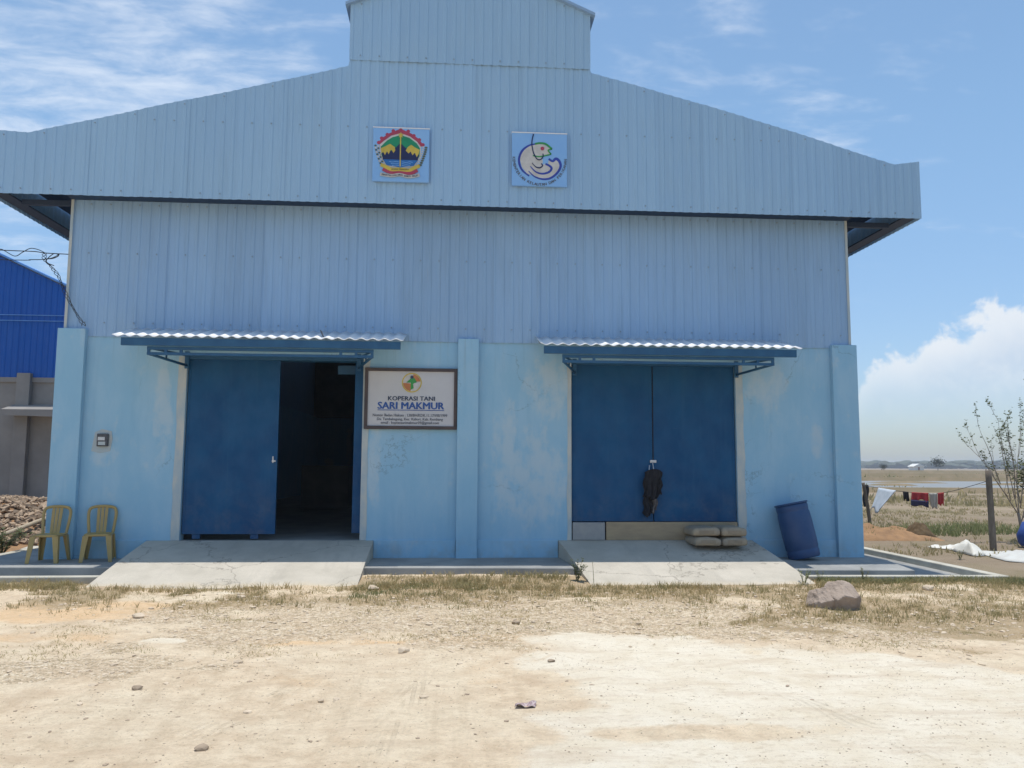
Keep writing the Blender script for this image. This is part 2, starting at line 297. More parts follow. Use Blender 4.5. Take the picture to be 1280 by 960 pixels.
# ------------------------------------------------------------------ mesh helpers
ORG = {}
class MB:
    def __init__(s): s.v = []; s.f = []; s.s = []
    def add(s, vs, fs, smooth=False):
        o = len(s.v); s.v += [tuple(v) for v in vs]; s.f += [tuple(i + o for i in f) for f in fs]; s.s += [smooth] * len(fs); return s
    def box(s, x0, x1, y0, y1, z0, z1):
        v = [(x, y, z) for z in (z0, z1) for y in (y0, y1) for x in (x0, x1)]
        return s.add(v, [(0, 2, 3, 1), (4, 5, 7, 6), (0, 1, 5, 4), (2, 6, 7, 3), (0, 4, 6, 2), (1, 3, 7, 5)])
    def obox(s, c, size, rot=(0, 0, 0)):
        e = Euler(rot).to_matrix(); c = Vector(c); h = Vector(size) / 2
        v = [c + e @ Vector((x * h.x, y * h.y, z * h.z)) for z in (-1, 1) for y in (-1, 1) for x in (-1, 1)]
        return s.add(v, [(0, 2, 3, 1), (4, 5, 7, 6), (0, 1, 5, 4), (2, 6, 7, 3), (0, 4, 6, 2), (1, 3, 7, 5)])
    def tube(s, pts, r, seg=8, cap=True, flat=1.0):
        pts = [Vector(p) for p in pts]; n = len(pts)
        rs = r if isinstance(r, (list, tuple)) else [r] * n
        up = None; vs = []
        for i, p in enumerate(pts):
            d = (pts[min(i + 1, n - 1)] - pts[max(i - 1, 0)]).normalized()
            if up is None:
                up = Vector((0, 0, 1)) if abs(d.z) < 0.9 else Vector((0, 1, 0))
            a = d.cross(up).normalized(); b = a.cross(d).normalized(); up = b
            for k in range(seg):
                t = 2 * math.pi * k / seg; vs.append(p + a * (rs[i] * math.cos(t)) + b * (rs[i] * flat * math.sin(t)))
        fs = [(i * seg + k, i * seg + (k + 1) % seg, (i + 1) * seg + (k + 1) % seg, (i + 1) * seg + k) for i in range(n - 1) for k in range(seg)]
        if cap: fs += [tuple(range(seg - 1, -1, -1)), tuple((n - 1) * seg + k for k in range(seg))]
        return s.add(vs, fs, True)
    def lathe(s, prof, seg=32, mtx=None):
        vs = []; n = len(prof)
        for r, z in prof:
            for k in range(seg):
                a = 2 * math.pi * k / seg; v = Vector((r * math.cos(a), r * math.sin(a), z)); vs.append(mtx @ v if mtx else v)
        fs = [(i * seg + k, i * seg + (k + 1) % seg, (i + 1) * seg + (k + 1) % seg, (i + 1) * seg + k) for i in range(n - 1) for k in range(seg)]
        fs += [tuple(range(seg - 1, -1, -1)), tuple((n - 1) * seg + k for k in range(seg))]
        return s.add(vs, fs, True)
    def prism(s, poly, y0, y1):           # polygon in x,z swept along y
        n = len(poly); v = [(x, y0, z) for x, z in poly] + [(x, y1, z) for x, z in poly]
        f = [tuple(range(n)), tuple(range(2 * n - 1, n - 1, -1))] + [(i, i + n, (i + 1) % n + n, (i + 1) % n) for i in range(n)]
        return s.add(v, f)
    def grid(s, fn, nu, nv, smooth=True, thick=0.0):
        v = [fn(i / (nu - 1), j / (nv - 1)) for j in range(nv) for i in range(nu)]
        f = [(j * nu + i, j * nu + i + 1, (j + 1) * nu + i + 1, (j + 1) * nu + i) for j in range(nv - 1) for i in range(nu - 1)]
        return s.add(v, f, smooth)
    def build(s, name, m, parent=None, bevel=0.0, sub=0, solid=0.0):
        me = bpy.data.meshes.new(name)
        org = ORG.get(parent.as_pointer(), Vector()) if parent else Vector()
        vs = np.array(s.v, dtype=np.float64) - np.array(org)
        me.from_pydata(vs.tolist(), [], s.f)
        me.polygons.foreach_set('use_smooth', s.s); me.materials.append(m); me.update()
        o = bpy.data.objects.new(name, me); C.objects.link(o)
        if parent: o.parent = parent; ORG[o.as_pointer()] = org
        if solid: q = o.modifiers.new('thick', 'SOLIDIFY'); q.thickness = solid; q.offset = 0
        if bevel: q = o.modifiers.new('bevel', 'BEVEL'); q.width = bevel; q.segments = 2; q.limit_method = 'ANGLE'; q.angle_limit = R(40)
        if sub: q = o.modifiers.new('sub', 'SUBSURF'); q.levels = sub; q.render_levels = sub
        return o
def tag(o, label=None, cat=None, group=None, kind=None):
    if label: o['label'] = label
    if cat: o['category'] = cat
    if group: o['group'] = group
    if kind: o['kind'] = kind
    return o
def thing(name, label, cat, loc=(0, 0, 0), group=None):
    o = bpy.data.objects.new(name, None); C.objects.link(o); o.location = loc; o.empty_display_size = 0.2
    ORG[o.as_pointer()] = Vector(loc); return tag(o, label, cat, group)
def dup(root, loc, rz, label, group=None):
    r = root.copy(); C.objects.link(r); r.location = loc; r.rotation_euler = (0, 0, rz); r['label'] = label
    if group: r['group'] = group
    for ch in list(root.children):
        c = ch.copy(); C.objects.link(c); c.parent = r
        for g in ch.children: d = g.copy(); C.objects.link(d); d.parent = c
    return r
def smooth_path(pts, n=6):
    pts = [Vector(p) for p in pts]; out = []
    for i in range(len(pts) - 1):
        p0, p1, p2, p3 = pts[max(i - 1, 0)], pts[i], pts[i + 1], pts[min(i + 2, len(pts) - 1)]
        for k in range(n):
            t = k / n
            out.append(0.5 * ((2 * p1) + (p2 - p0) * t + (2 * p0 - 5 * p1 + 4 * p2 - p3) * t * t + (3 * p1 - p0 - 3 * p2 + p3) * t ** 3))
    return out + [pts[-1]]
# value noise for geometry
_H = RNG.random((257, 257))
def vnoise(x, y):
    x = np.asarray(x, float); y = np.asarray(y, float)
    xi = np.floor(x).astype(int); yi = np.floor(y).astype(int); fx = x - xi; fy = y - yi
    fx = fx * fx * (3 - 2 * fx); fy = fy * fy * (3 - 2 * fy)
    g = lambda a, b: _H[a % 256, b % 256]
    return (g(xi, yi) * (1 - fx) + g(xi + 1, yi) * fx) * (1 - fy) + (g(xi, yi + 1) * (1 - fx) + g(xi + 1, yi + 1) * fx) * fy
def fbm(x, y, o=4):
    s = 0; a = 0.5; t = 0
    for k in range(o): s = s + a * vnoise(x * 2 ** k + 17 * k, y * 2 ** k + 31 * k); t += a; a *= 0.5
    return s / t
def sstep(x, a, b): 
    t = np.clip((x - a) / (b - a), 0, 1); return t * t * (3 - 2 * t)

# ------------------------------------------------------------------ ground: one sheet to the horizon
WHITE = np.array([(0.42, -5.25), (0.75, -4.98), (1.2, -4.93), (1.84, -5.14), (2.37, -5.75), (2.8, -5.72), (3.36, -5.72), (4.05, -6.5), (6, -7.3), (9, -8), (9, -14), (-2.5, -14), (-0.9, -9.5), (-0.05, -8.3), (0.62, -7.2), (0.50, -6.4)])
def poly_sd(x, y, P):
    d = np.full(x.shape, 1e9); ins = np.zeros(x.shape, bool)
    for i in range(len(P)):
        a, b = P[i], P[(i + 1) % len(P)]; ex, ey = b - a
        t = np.clip(((x - a[0]) * ex + (y - a[1]) * ey) / (ex * ex + ey * ey), 0, 1)
        d = np.minimum(d, np.hypot(x - a[0] - t * ex, y - a[1] - t * ey))
        c = ((a[1] > y) != (b[1] > y)); ins ^= c & (x < (b[0] - a[0]) * (y - a[1]) / (b[1] - a[1] + 1e-12) + a[0])
    return np.where(ins, d, -d)
def blob(x, y, cx, cy, rx, ry): return np.exp(-(((x - cx) / rx) ** 2 + ((y - cy) / ry) ** 2))
def masks(x, y):
    n = fbm(x * 1.3, y * 1.3, 5); n2 = fbm(x * 3.1 + 9, y * 3.1, 5)
    sd = poly_sd(x, y, WHITE) + (n2 - 0.5) * 0.7
    white = sstep(sd, -0.30, 0.30)
    white = white * (1 - 0.75 * sstep(blob(x, y, 1.25, -7.75, 0.8, 0.22) + (n2 - .5) * .8, 0.35, 0.8)) * (1 - 0.5 * blob(x, y, 2.1, -7.7, 0.5, 0.15))
    white = np.maximum(white, 0.75 * sstep(blob(x, y, -2.76, -5.1, 0.28, 0.16) + (n2 - 0.5) * 0.6, 0.4, 0.7))
    white = np.maximum(white, 0.6 * sstep(blob(x, y, -2.95, -2.35, 0.3, 0.1) + (n2 - 0.5) * 0.6, 0.4, 0.7))
    yard = sstep(-y, 1.0, 1.5) * sstep(x, 9.5, 6.5)
    orange = np.zeros_like(x)
    for c in ((-4.6, -3.8, 1.7, 0.6, 1), (-3.9, -3.2, 1.7, 0.4, .9), (-2.6, -4.6, 0.7, 0.35, .7), (-3.8, -4.9, 1.2, 0.35, .9), (-1.6, -5.2, 0.6, 0.25, 1), (-0.8, -5.2, 0.5, 0.2, .9), (-2.2, -3.4, .9, .3, .5), (-1.2, -6.6, 1.2, 0.4, 0.35), (0.2, -5.15, .6, .25, .8), (-0.3, -4.2, .7, .2, .6), (4.9, -2.6, .7, .2, .6)): 
        orange = np.maximum(orange, c[4] * blob(x, y, *c[:4]))
    orange = sstep(orange + (n - 0.5) * 1.3, 0.05, 1.0) * (1 - white)
    g = sstep(-y, 2.3, 2.9) * sstep(-y, 6.2, 5.0)
    gravel = g * sstep(n + 0.25 * blob(x, y, -2.1, -4.2, 1.6, 1.1) + 0.2 * blob(x, y, 0.4, -3.9, 1.6, .8) + 0.25 * blob(x, y, 3.2, -4.5, 3, 1.1) - 0.25 * blob(x, y, -4.6, -3.8, 1.6, .6), 0.42, 0.64)
    gravel = np.maximum(gravel, 0.8 * sstep(blob(x, y, -3.0, -6.0, 1.2, 0.5) + (n2 - .5) * .9, .35, .8)) * (1 - white)
    grass = sstep(-y, 1.3, 1.6) * sstep(-y, 4.1, 2.5) * sstep(n + 0.04 + 0.12 * (x > -1.6) + 0.10 * blob(x, y, -6, -1.9, 1.5, .5), 0.36, 0.60)
    grass = np.maximum(grass, sstep(blob(x, y, 5.0, -4.2, 3.0, 1.5) * .9 + (n2 - .5) * .9, .3, .75)) * (1 - white)
    field = np.maximum(sstep(x, 6.8, 8.2), sstep(y, -1.2, -0.2))
    return white, orange, gravel * (1 - field * .6), grass, field
def ground_h(x, y):
    near = np.exp(-((x / 14) ** 2 + ((y + 4) / 12) ** 2) * 0.5)
    h = (fbm(x * 0.9, y * 0.9, 3) - 0.5) * 0.07 + (fbm(x * 5, y * 5, 4) - 0.5) * 0.035
    h = h * near + (fbm(x * 0.11, y * 0.11, 3) - 0.5) * 0.25 * sstep(np.hypot(x, y + 4), 14, 40) * sstep(np.hypot(x, y), 400, 100)
    h = h + 0.075 * np.exp(-((y + 1.3) / 0.45) ** 2) * sstep(np.abs(x), 1.9, 1.3)
    front = np.interp(x, [-7.5, -4.8, -1.44, 0, 1.44, 4.6, 7.5], [-1.62, -1.60, -1.37, -1.36, -1.40, -1.50, -1.60])
    under = (np.abs(x) < 7.45) & (y > front + 0.05) & (y < 24.5)
    ramp = ((x > -4.7) & (x < -1.5) | (x > 1.62) & (x < 4.5)) & (y > -1.93) & (y < 0)
    h = np.where(under, -0.12, h); h = np.where(ramp, np.minimum(h, -0.03), h)
    return h
def axis(a, b, d, far, g=1.12):
    u = list(np.arange(a, b + d / 2, d)); s = d
    while u[-1] < far: s *= g; u.append(u[-1] + s)
    s = d
    while u[0] > -far: s *= g; u.insert(0, u[0] - s)
    return np.array(u)
gx = axis(-8.5, 10.5, 0.06, 1500); gy = axis(-9.2, 2.6, 0.045, 1500)
X, Y = np.meshgrid(gx, gy); nx, ny = len(gx), len(gy)
Zg = ground_h(X, Y)
V = np.stack([X, Y, Zg], -1).reshape(-1, 3)
idx = np.arange(nx * ny).reshape(ny, nx)
Q = np.stack([idx[:-1, :-1], idx[:-1, 1:], idx[1:, 1:], idx[1:, :-1]], -1).reshape(-1, 4)
def np_mesh(name, V, Q, m, smooth=True):
    me = bpy.data.meshes.new(name); k = Q.shape[1]
    me.vertices.add(len(V)); me.vertices.foreach_set('co', V.astype(np.float32).ravel())
    me.loops.add(Q.size); me.loops.foreach_set('vertex_index', Q.astype(np.int32).ravel())
    me.polygons.add(len(Q)); me.polygons.foreach_set('loop_start', np.arange(0, Q.size, k, dtype=np.int32))
    me.polygons.foreach_set('use_smooth', np.full(len(Q), smooth))
    me.update(calc_edges=True); me.materials.append(m)
    return me
def ground_mat():
    m, t, b = base_mat('yard_ground'); p = pos(t)
    a1 = t.n.new('ShaderNodeAttribute'); a1.attribute_name = 'zone'
    a2 = t.n.new('ShaderNodeAttribute'); a2.attribute_name = 'field'
    sp = t.n.new('ShaderNodeSeparateColor'); t.put(sp.inputs[0], a1.outputs['Color'])
    fine = t.noise(p, 30, 8, 0.7); mid = t.noise(p, 4.5, 7, 0.65); big = t.noise(p, 0.9, 5, 0.6)
    j = t.math('MULTIPLY', t.math('SUBTRACT', t.math('ADD', t.math('MULTIPLY', fine, 0.5), t.math('MULTIPLY', mid, 0.5)), 0.5), 1.5)
    def zone(s, k=1.0): return t.step(t.math('ADD', s, t.math('MULTIPLY', j, k)), 0.25, 0.75)
    c = t.mix(t.step(mid, 0.36, 0.66), (0.83, 0.675, 0.485, 1), (0.66, 0.505, 0.345, 1))
    c = t.mix(t.math('MULTIPLY', t.step(big, 0.4, 0.65), 0.5), c, (0.84, 0.725, 0.54, 1))
    # faint wheel tracks running towards the doors
    trk = t.noise(t.scalev(p, (4.2, 0.22, 1), (2, 0, 0)), 1.6, 4, 0.6)
    c = t.mix(t.math('MULTIPLY', t.step(trk, 0.52, 0.7), 0.35), c, (0.56, 0.435, 0.295, 1))
    c = t.mix(t.math('MULTIPLY', t.step(t.math('ADD', sp.outputs[1], t.math('MULTIPLY', j, 0.8)), 0.1, 0.95), 0.72), c, (0.80, 0.53, 0.29, 1))
    c = t.mix(t.math('MULTIPLY', zone(sp.outputs[2], 0.9), 0.75), c, t.mix(t.step(fine, 0.35, 0.65), (0.50, 0.375, 0.24, 1), (0.72, 0.565, 0.385, 1)))
    v1 = t.n.new('ShaderNodeTexVoronoi'); v1.inputs['Scale'].default_value = 38; t.put(v1.inputs['Vector'], t.vmath('ADD', p, t.vmath('SCALE', t.noise(p, 20, 2, 0.5, 0, True), None) if False else p))
    v2 = t.n.new('ShaderNodeTexVoronoi'); v2.inputs['Scale'].default_value = 24; t.put(v2.inputs['Vector'], p)
    s1 = t.n.new('ShaderNodeSeparateColor'); t.put(s1.inputs[0], v1.outputs['Color']); s2 = t.n.new('ShaderNodeSeparateColor'); t.put(s2.inputs[0], v2.outputs['Color'])
    gk = t.math('ADD', t.math('MULTIPLY', s1.outputs[0], 0.6), t.math('MULTIPLY', s2.outputs[0], 0.4))
    gz_ = t.math('MULTIPLY', t.math('ADD', zone(sp.outputs[2], 0.9), 0.16, None, True), 0.8)
    c = t.mix(t.math('MULTIPLY', gz_, t.step(gk, 0.42, 0.2)), c, (0.30, 0.235, 0.16, 1))
    c = t.mix(t.math('MULTIPLY', gz_, t.step(gk, 0.62, 0.78)), c, (0.86, 0.76, 0.60, 1))
    c = t.mix(t.math('MULTIPLY', zone(a1.outputs['Alpha'], 1.0), 0.8), c, t.mix(t.step(mid, 0.3, 0.7), (0.31, 0.23, 0.125, 1), (0.46, 0.335, 0.195, 1)))
    wc = t.mix(t.step(t.noise(p, 2.2, 7, 0.65), 0.35, 0.7), (0.90, 0.815, 0.665, 1), (0.81, 0.705, 0.54, 1))
    c = t.mix(t.math('MULTIPLY', zone(sp.outputs[0], 0.9), 0.9), c, wc)
    c = t.mix(t.math('MULTIPLY', t.step(t.noise(p, 75, 4, 0.75), 0.52, 0.70), 0.36), c, (0.42, 0.32, 0.21, 1))
    c = t.mix(t.math('MULTIPLY', t.step(t.noise(t.scalev(p, (1, 1.8, 1)), 13, 6, 0.7), 0.50, 0.68), 0.40), c, (0.50, 0.385, 0.255, 1))
    c = t.mix(t.math('MULTIPLY', t.step(t.noise(t.scalev(p, (0.7, 3.4, 1), (1, 5, 0)), 1.3, 7, 0.66), 0.48, 0.66), 0.42), c, (0.60, 0.455, 0.315, 1))
    # lug prints of a tyre, two strips slanting across the near sand
    sx_ = t.n.new('ShaderNodeSeparateXYZ'); t.put(sx_.inputs[0], p); lug = None
    for (ax, ay, tx, ty, ww) in ((-1.55, -7.3, .36, .93, .11), (-.55, -7.2, .12, .99, .12), (2.2, -7.4, -.25, .97, .11)):
        ux = t.math('SUBTRACT', sx_.outputs[0], ax); uy = t.math('SUBTRACT', sx_.outputs[1], ay)
        al = t.math('ADD', t.math('MULTIPLY', ux, tx), t.math('MULTIPLY', uy, ty)); ac = t.math('ABSOLUTE', t.math('SUBTRACT', t.math('MULTIPLY', ux, ty), t.math('MULTIPLY', uy, tx)))
        wv = t.math('SINE', t.math('ADD', t.math('MULTIPLY', ac, 110), t.math('MULTIPLY', al, 12)))
        q = t.math('MULTIPLY', t.step(ac, ww, ww * .8), t.math('MULTIPLY', t.step(wv, -.2, .6), t.step(t.math('ABSOLUTE', al), 1.5, .5)))
        lug = q if lug is None else t.math('MAXIMUM', lug, q)
    lug = t.math('MULTIPLY', lug, t.step(t.noise(p, 3, 4, 0.6), 0.40, 0.62))
    c = t.mix(t.math('MULTIPLY', lug, 0.22), c, (0.42, 0.335, 0.235, 1))
    # pits and crumbs, little darker specks
    vor = t.n.new('ShaderNodeTexVoronoi'); vor.inputs['Scale'].default_value = 16; t.put(vor.inputs['Vector'], p)
    sp2 = t.math('MULTIPLY', t.step(vor.outputs['Distance'], 0.20, 0.08), t.step(t.noise(p, 6, 3, 0.5), 0.5, 0.65))
    c = t.mix(t.math('MULTIPLY', sp2, 0.55), c, (0.30, 0.235, 0.165, 1))
    # open field: dry stubble in long bunded strips
    st = t.noise(t.scalev(p, (0.03, 0.16, 1), (0, 3, 0)), 1.0, 6, 0.62)
    patchy = t.noise(p, 0.35, 7, 0.65)
    fc = t.mix(t.step(st, 0.38, 0.62), (0.245, 0.19, 0.135, 1), (0.335, 0.26, 0.185, 1))
    fc = t.mix(t.math('MULTIPLY', t.step(patchy, 0.45, 0.65), 0.6), fc, (0.22, 0.19, 0.105, 1))
    fc = t.mix(t.math('MULTIPLY', t.step(fine, 0.5, 0.7), 0.35), fc, (0.43, 0.355, 0.26, 1))
    fs = t.step(t.math('ADD', a2.outputs['Fac'], t.math('MULTIPLY', j, 0.6)), 0.3, 0.7)
    c = t.mix(fs, c, fc)
    t.put(b.inputs['Base Color'], c); b.inputs['Roughness'].default_value = 0.97; b.inputs['Specular IOR Level'].default_value = 0.1
    h = t.math('ADD', t.math('MULTIPLY', t.noise(p, 9, 6, 0.65), 1.0), t.math('MULTIPLY', t.noise(p, 60, 5, 0.75), 0.6))
    h = t.math('SUBTRACT', h, t.math('MULTIPLY', lug, 0.25))
    bump(t, b, h, 0.85, 0.04)
    return m
gme = np_mesh('ground', V, Q, ground_mat())
wm, om, gm, sm, fm = masks(X, Y)
ca = gme.color_attributes.new('zone', 'FLOAT_COLOR', 'POINT')
ca.data.foreach_set('color', np.stack([wm, om, gm, sm], -1).astype(np.float32).ravel())
fa = gme.attributes.new('field', 'FLOAT', 'POINT'); fa.data.foreach_set('value', fm.astype(np.float32).ravel())
ground = bpy.data.objects.new('ground', gme); C.objects.link(ground); tag(ground, kind='structure')
def gz(x, y): return float(ground_h(np.array([x]), np.array([y]))[0])

# ------------------------------------------------------------------ apron, drain and kerbs (setting)
def front_y(x): return float(np.interp(x, [-7.2, 0, 6.4], [-0.98, -1.22, -1.56]))
def strip_prism(pts_top, z1, z0, name, m, bevel=0.01, kind='structure'):
    b = MB(); n = len(pts_top)
    b.add([(q[0], q[1], q[2] if len(q) > 2 else z1) for q in pts_top] + [(q[0], q[1], z0) for q in pts_top],
          [tuple(range(n)), tuple(range(2 * n - 1, n - 1, -1))] + [(i, i + n, (i + 1) % n + n, (i + 1) % n) for i in range(n)])
    return tag(b.build(name, m, bevel=bevel), kind=kind)
strip_prism([(-7.05, front_y(-7)), (0, front_y(0)), (1.45, -1.3), (1.46, -0.5), (-7.05, -0.5)], 0.14, -0.2, 'apron', M['apron'], 0.012)
strip_prism([(4.41, -1.14, 0.088), (6.37, -1.22, 0.085), (6.37, -0.5, 0.14), (4.40, -0.5, 0.14)], 0.14, -0.2, 'apron', M['apron'], 0.012)
strip_prism([(-7.05, -0.5), (6.37, -0.5), (6.37, 24), (-7.05, 24)], 0.14, -0.2, 'apron', M['apron'], 0)
strip_prism([(-7.5, -1.62), (-4.80, -1.58), (-4.80, -1.44), (-7.36, -1.46), (-7.36, 24), (-7.5, 24)], 0.085, -0.2, 'kerb', M['kerb'], 0.012)
strip_prism([(4.66, -1.56), (7.50, -1.64), (7.50, 24), (7.34, 24), (7.34, -1.51), (4.66, -1.43)], 0.055, -0.2, 'kerb', M['kerb'], 0.012)
strip_prism([(-7.36, -1.5), (7.34, -1.55), (7.34, 24), (-7.36, 24)], -0.04, -0.3, 'drain', M['apron'], 0)

# ------------------------------------------------------------------ main warehouse
XL, XR, ZM = -6.12, 6.14, 3.465
FY = -0.45
wh = thing('warehouse', 'large pale blue metal-clad cooperative warehouse with raised ridge and two wide doorways', 'warehouse', (0, 0, 0.14))
doors = [(-4.30, -1.64), (1.60, 4.235)]
wb = MB()
for a, c in ((XL, -4.30), (-1.64, 1.60), (4.235, XR)): wb.box(a, c, 0, 0.2, 0.0, ZM)
for a, c in doors: wb.box(a, c, 0, 0.2, 3.18, ZM)
wb.box(XL, XL + 0.2, 0.2, 22, 0.0, ZM); wb.box(XR - 0.2, XR, 0.2, 22, 0, ZM); wb.box(XL + .2, XR - .2, 21.8, 22, 0, ZM)
wb.build('wall', M['plaster'], wh)
for a, c in ((-5.79, -4.774), (-1.426, -0.19), (0.14, 1.386), (4.444, 5.80)):
    MB().box(a, c, -0.034, -0.001, 0.10, 0.405).build('plinth', M['plaster'], wh, bevel=0.006)
for a, c, top in ((XL - 0.07, -5.785, 3.56), (-0.185, 0.139, 3.50), (5.80, XR + 0.07, 3.50)):
    MB().box(a, c, -0.10, -0.001, 0.10, top).build('pilaster', M['plaster'], wh, bevel=0.008)
for a, c in ((-4.425, -4.302), (-1.638, -1.545), (1.535, 1.598), (4.237, 4.36)):
    n = 24; b = MB(); L = []; 
    for k in range(n + 1):
        z = 0.40 + (3.17 - 0.40) * k / n; j = (fbm(np.array([z * 3 + a * 7]), np.array([a]), 3)[0] - 0.5) * 0.05
        L.append((a + j if a < c - 0.08 and a in (-4.425,) or a == 1.535 else a, c + (j if a in (-1.638, 4.237) else 0), z))
    for k in range(n):
        (a0, c0, z0), (a1, c1, z1) = L[k], L[k + 1]
        b.add([(a0, -0.008, z0), (c0, -0.008, z0), (c1, -0.008, z1), (a1, -0.008, z1), (a0, 0.02, z0), (c0, 0.02, z0), (c1, 0.02, z1), (a1, 0.02, z1)],
              [(0, 1, 2, 3), (0, 3, 7, 4), (1, 5, 6, 2)])
    b.build('door_jamb', M['jamb'], wh)
for a, c in doors: MB().box(a, c, -0.006, 0.205, 3.13, 3.179).build('lintel', M['frame_blue'], wh)
# inside
ib = MB(); ib.box(XL + 0.21, XR - 0.21, 0.0, 21.7, 0.14, 0.398); ib.build('floor', M['apron'], wh)
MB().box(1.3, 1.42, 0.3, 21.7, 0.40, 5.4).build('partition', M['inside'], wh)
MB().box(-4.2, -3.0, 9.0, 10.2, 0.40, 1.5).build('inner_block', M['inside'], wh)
# corrugated sheets
PITCH, DEP = 0.144, 0.0105
PROF = [(0, 0), (0.040, 0), (0.056, 1), (0.094, 1), (0.110, 0), (0.144, 0)]
def sheet(mb, x0, x1, zb, zt, y, toward=-1, axis_='x', thick=0.004, phase=0.0):
    xs = []; k0 = math.floor((x0 - phase) / PITCH) - 1; k = k0
    def h(x):
        u = (x - phase) % PITCH
        for (a, ha), (c, hc) in zip(PROF, PROF[1:]):
            if a <= u <= c: return ha + (hc - ha) * (u - a) / (c - a)
        return 0
    while phase + k * PITCH < x1 + PITCH:
        for a, _ in PROF[:-1]:
            q = phase + k * PITCH + a
            if x0 < q < x1: xs.append(q)
        k += 1
    xs = [x0] + xs + [x1]; n = len(xs)
    fr = []; bk = []
    P = (lambda x, yy, z: (x, yy, z)) if axis_ == 'x' else (lambda x, yy, z: (yy, x, z))
    zb_ = zb if callable(zb) else (lambda x: zb); zt_ = zt if callable(zt) else (lambda x: zt)
    for x in xs:
        yy = y + toward * DEP * h(x)
        fr += [P(x, yy, zb_(x)), P(x, yy, zt_(x))]
        bk += [P(x, yy - toward * thick, zb_(x)), P(x, yy - toward * thick, zt_(x))]
    v = fr + bk; m = 2 * n; f = []
    for i in range(n - 1):
        f += [(2 * i, 2 * i + 2, 2 * i + 3, 2 * i + 1), (m + 2 * i, m + 2 * i + 1, m + 2 * i + 3, m + 2 * i + 2),
              (2 * i, m + 2 * i, m + 2 * i + 2, 2 * i + 2), (2 * i + 1, 2 * i + 3, m + 2 * i + 3, m + 2 * i + 1)]
    f += [(0, 1, m + 1, m), (2 * n - 2, m + 2 * n - 2, m + 2 * n - 1, 2 * n - 1)]
    mb.add(v, f); return mb
SW = 0.72
x = XL; i = 0
while x < XR - 0.05:
    x1 = min(x + SW, XR)
    sheet(MB(), x + (0.004 if i else 0), x1 + (0.012 if x1 < XR else 0), ZM - 0.012 + random.uniform(-.004, .004), 5.9, -0.012 - 0.009 * (i % 2)).build('cladding_sheet', M['clad_wall'], wh)
    x = x1; i += 1
PX = [-7.17, -6.62, -5.83, -4.67, -3.44, -1.9, 0, 1.85, 3.67, 4.96, 6.75, 7.17]
PZ = [6.47, 6.44, 6.64, 6.95, 7.26, 7.68, 7.90, 7.72, 7.26, 6.91, 6.38, 6.44]
ftop = lambda x: 7.86 if -1.9 <= x <= 1.83 else float(np.interp(x, PX, PZ))
x = -7.17; i = 0
while x < 7.17 - 0.05:
    x1 = min(x + SW, 7.17)
    sheet(MB(), x + (0.004 if i else 0), x1 + (0.012 if x1 < 7.17 else 0), 5.50, ftop, FY - 0.008 * (i % 2), phase=0.03).build('fascia_sheet', M['clad'], wh)
    x = x1; i += 1
mtop = lambda x: 8.66 + (1.88 - abs(x + 0.03)) * 0.43
x = -1.92; i = 0
while x < 1.84 - 0.05:
    x1 = min(x + SW + 0.04, 1.84)
    sheet(MB(), x + (0.004 if i else 0), x1 + (0.012 if x1 < 1.84 else 0), 7.765, mtop, FY - 0.022 - 0.004 * (i % 2), phase=0.05).build('ridge_sheet', M['clad'], wh)
    x = x1; i += 1
# screws: too small and many to be picked apart
def screws(rows, y, name):
    b = MB()
    for xs, z in rows:
        for x in xs:
            zz = z(x) if callable(z) else z
            b.lathe([(0.012, 0), (0.012, 0.005), (0.007, 0.010)], 6, Matrix.Translation((x, y, zz)) @ Matrix.Rotation(R(90), 4, 'X'))
    return tag(b.build(name, M['screw'], wh), kind='stuff')
def crest_x(x0, x1, phase, pat=(2, 3)):
    out = []; k = math.ceil((x0 - phase) / PITCH); j = 0
    while phase + k * PITCH + 0.075 < x1: out.append(phase + k * PITCH + 0.075); k += pat[j % 2]; j += 1
    return out
screws([(crest_x(XL + .1, XR - .1, 0), z) for z in (3.66, 4.735, 5.50)], -0.042, 'wall_screws')
screws([(crest_x(-7.1, 7.1, 0.03), 5.575), ([q for q in crest_x(-4.9, 5.1, 0.03)], 6.695), (crest_x(-7.1, -1.95, 0.03, (4, 5)), lambda x: ftop(x) - 0.07), (crest_x(1.95, 7.1, 0.03, (4, 5)), lambda x: ftop(x) - 0.07)], FY - 0.030, 'fascia_screws')
screws([(crest_x(-1.85, 1.8, 0.05), 7.83), (crest_x(-1.85, 1.8, 0.05), lambda x: mtop(x) - .06)], FY - 0.046, 'ridge_screws')
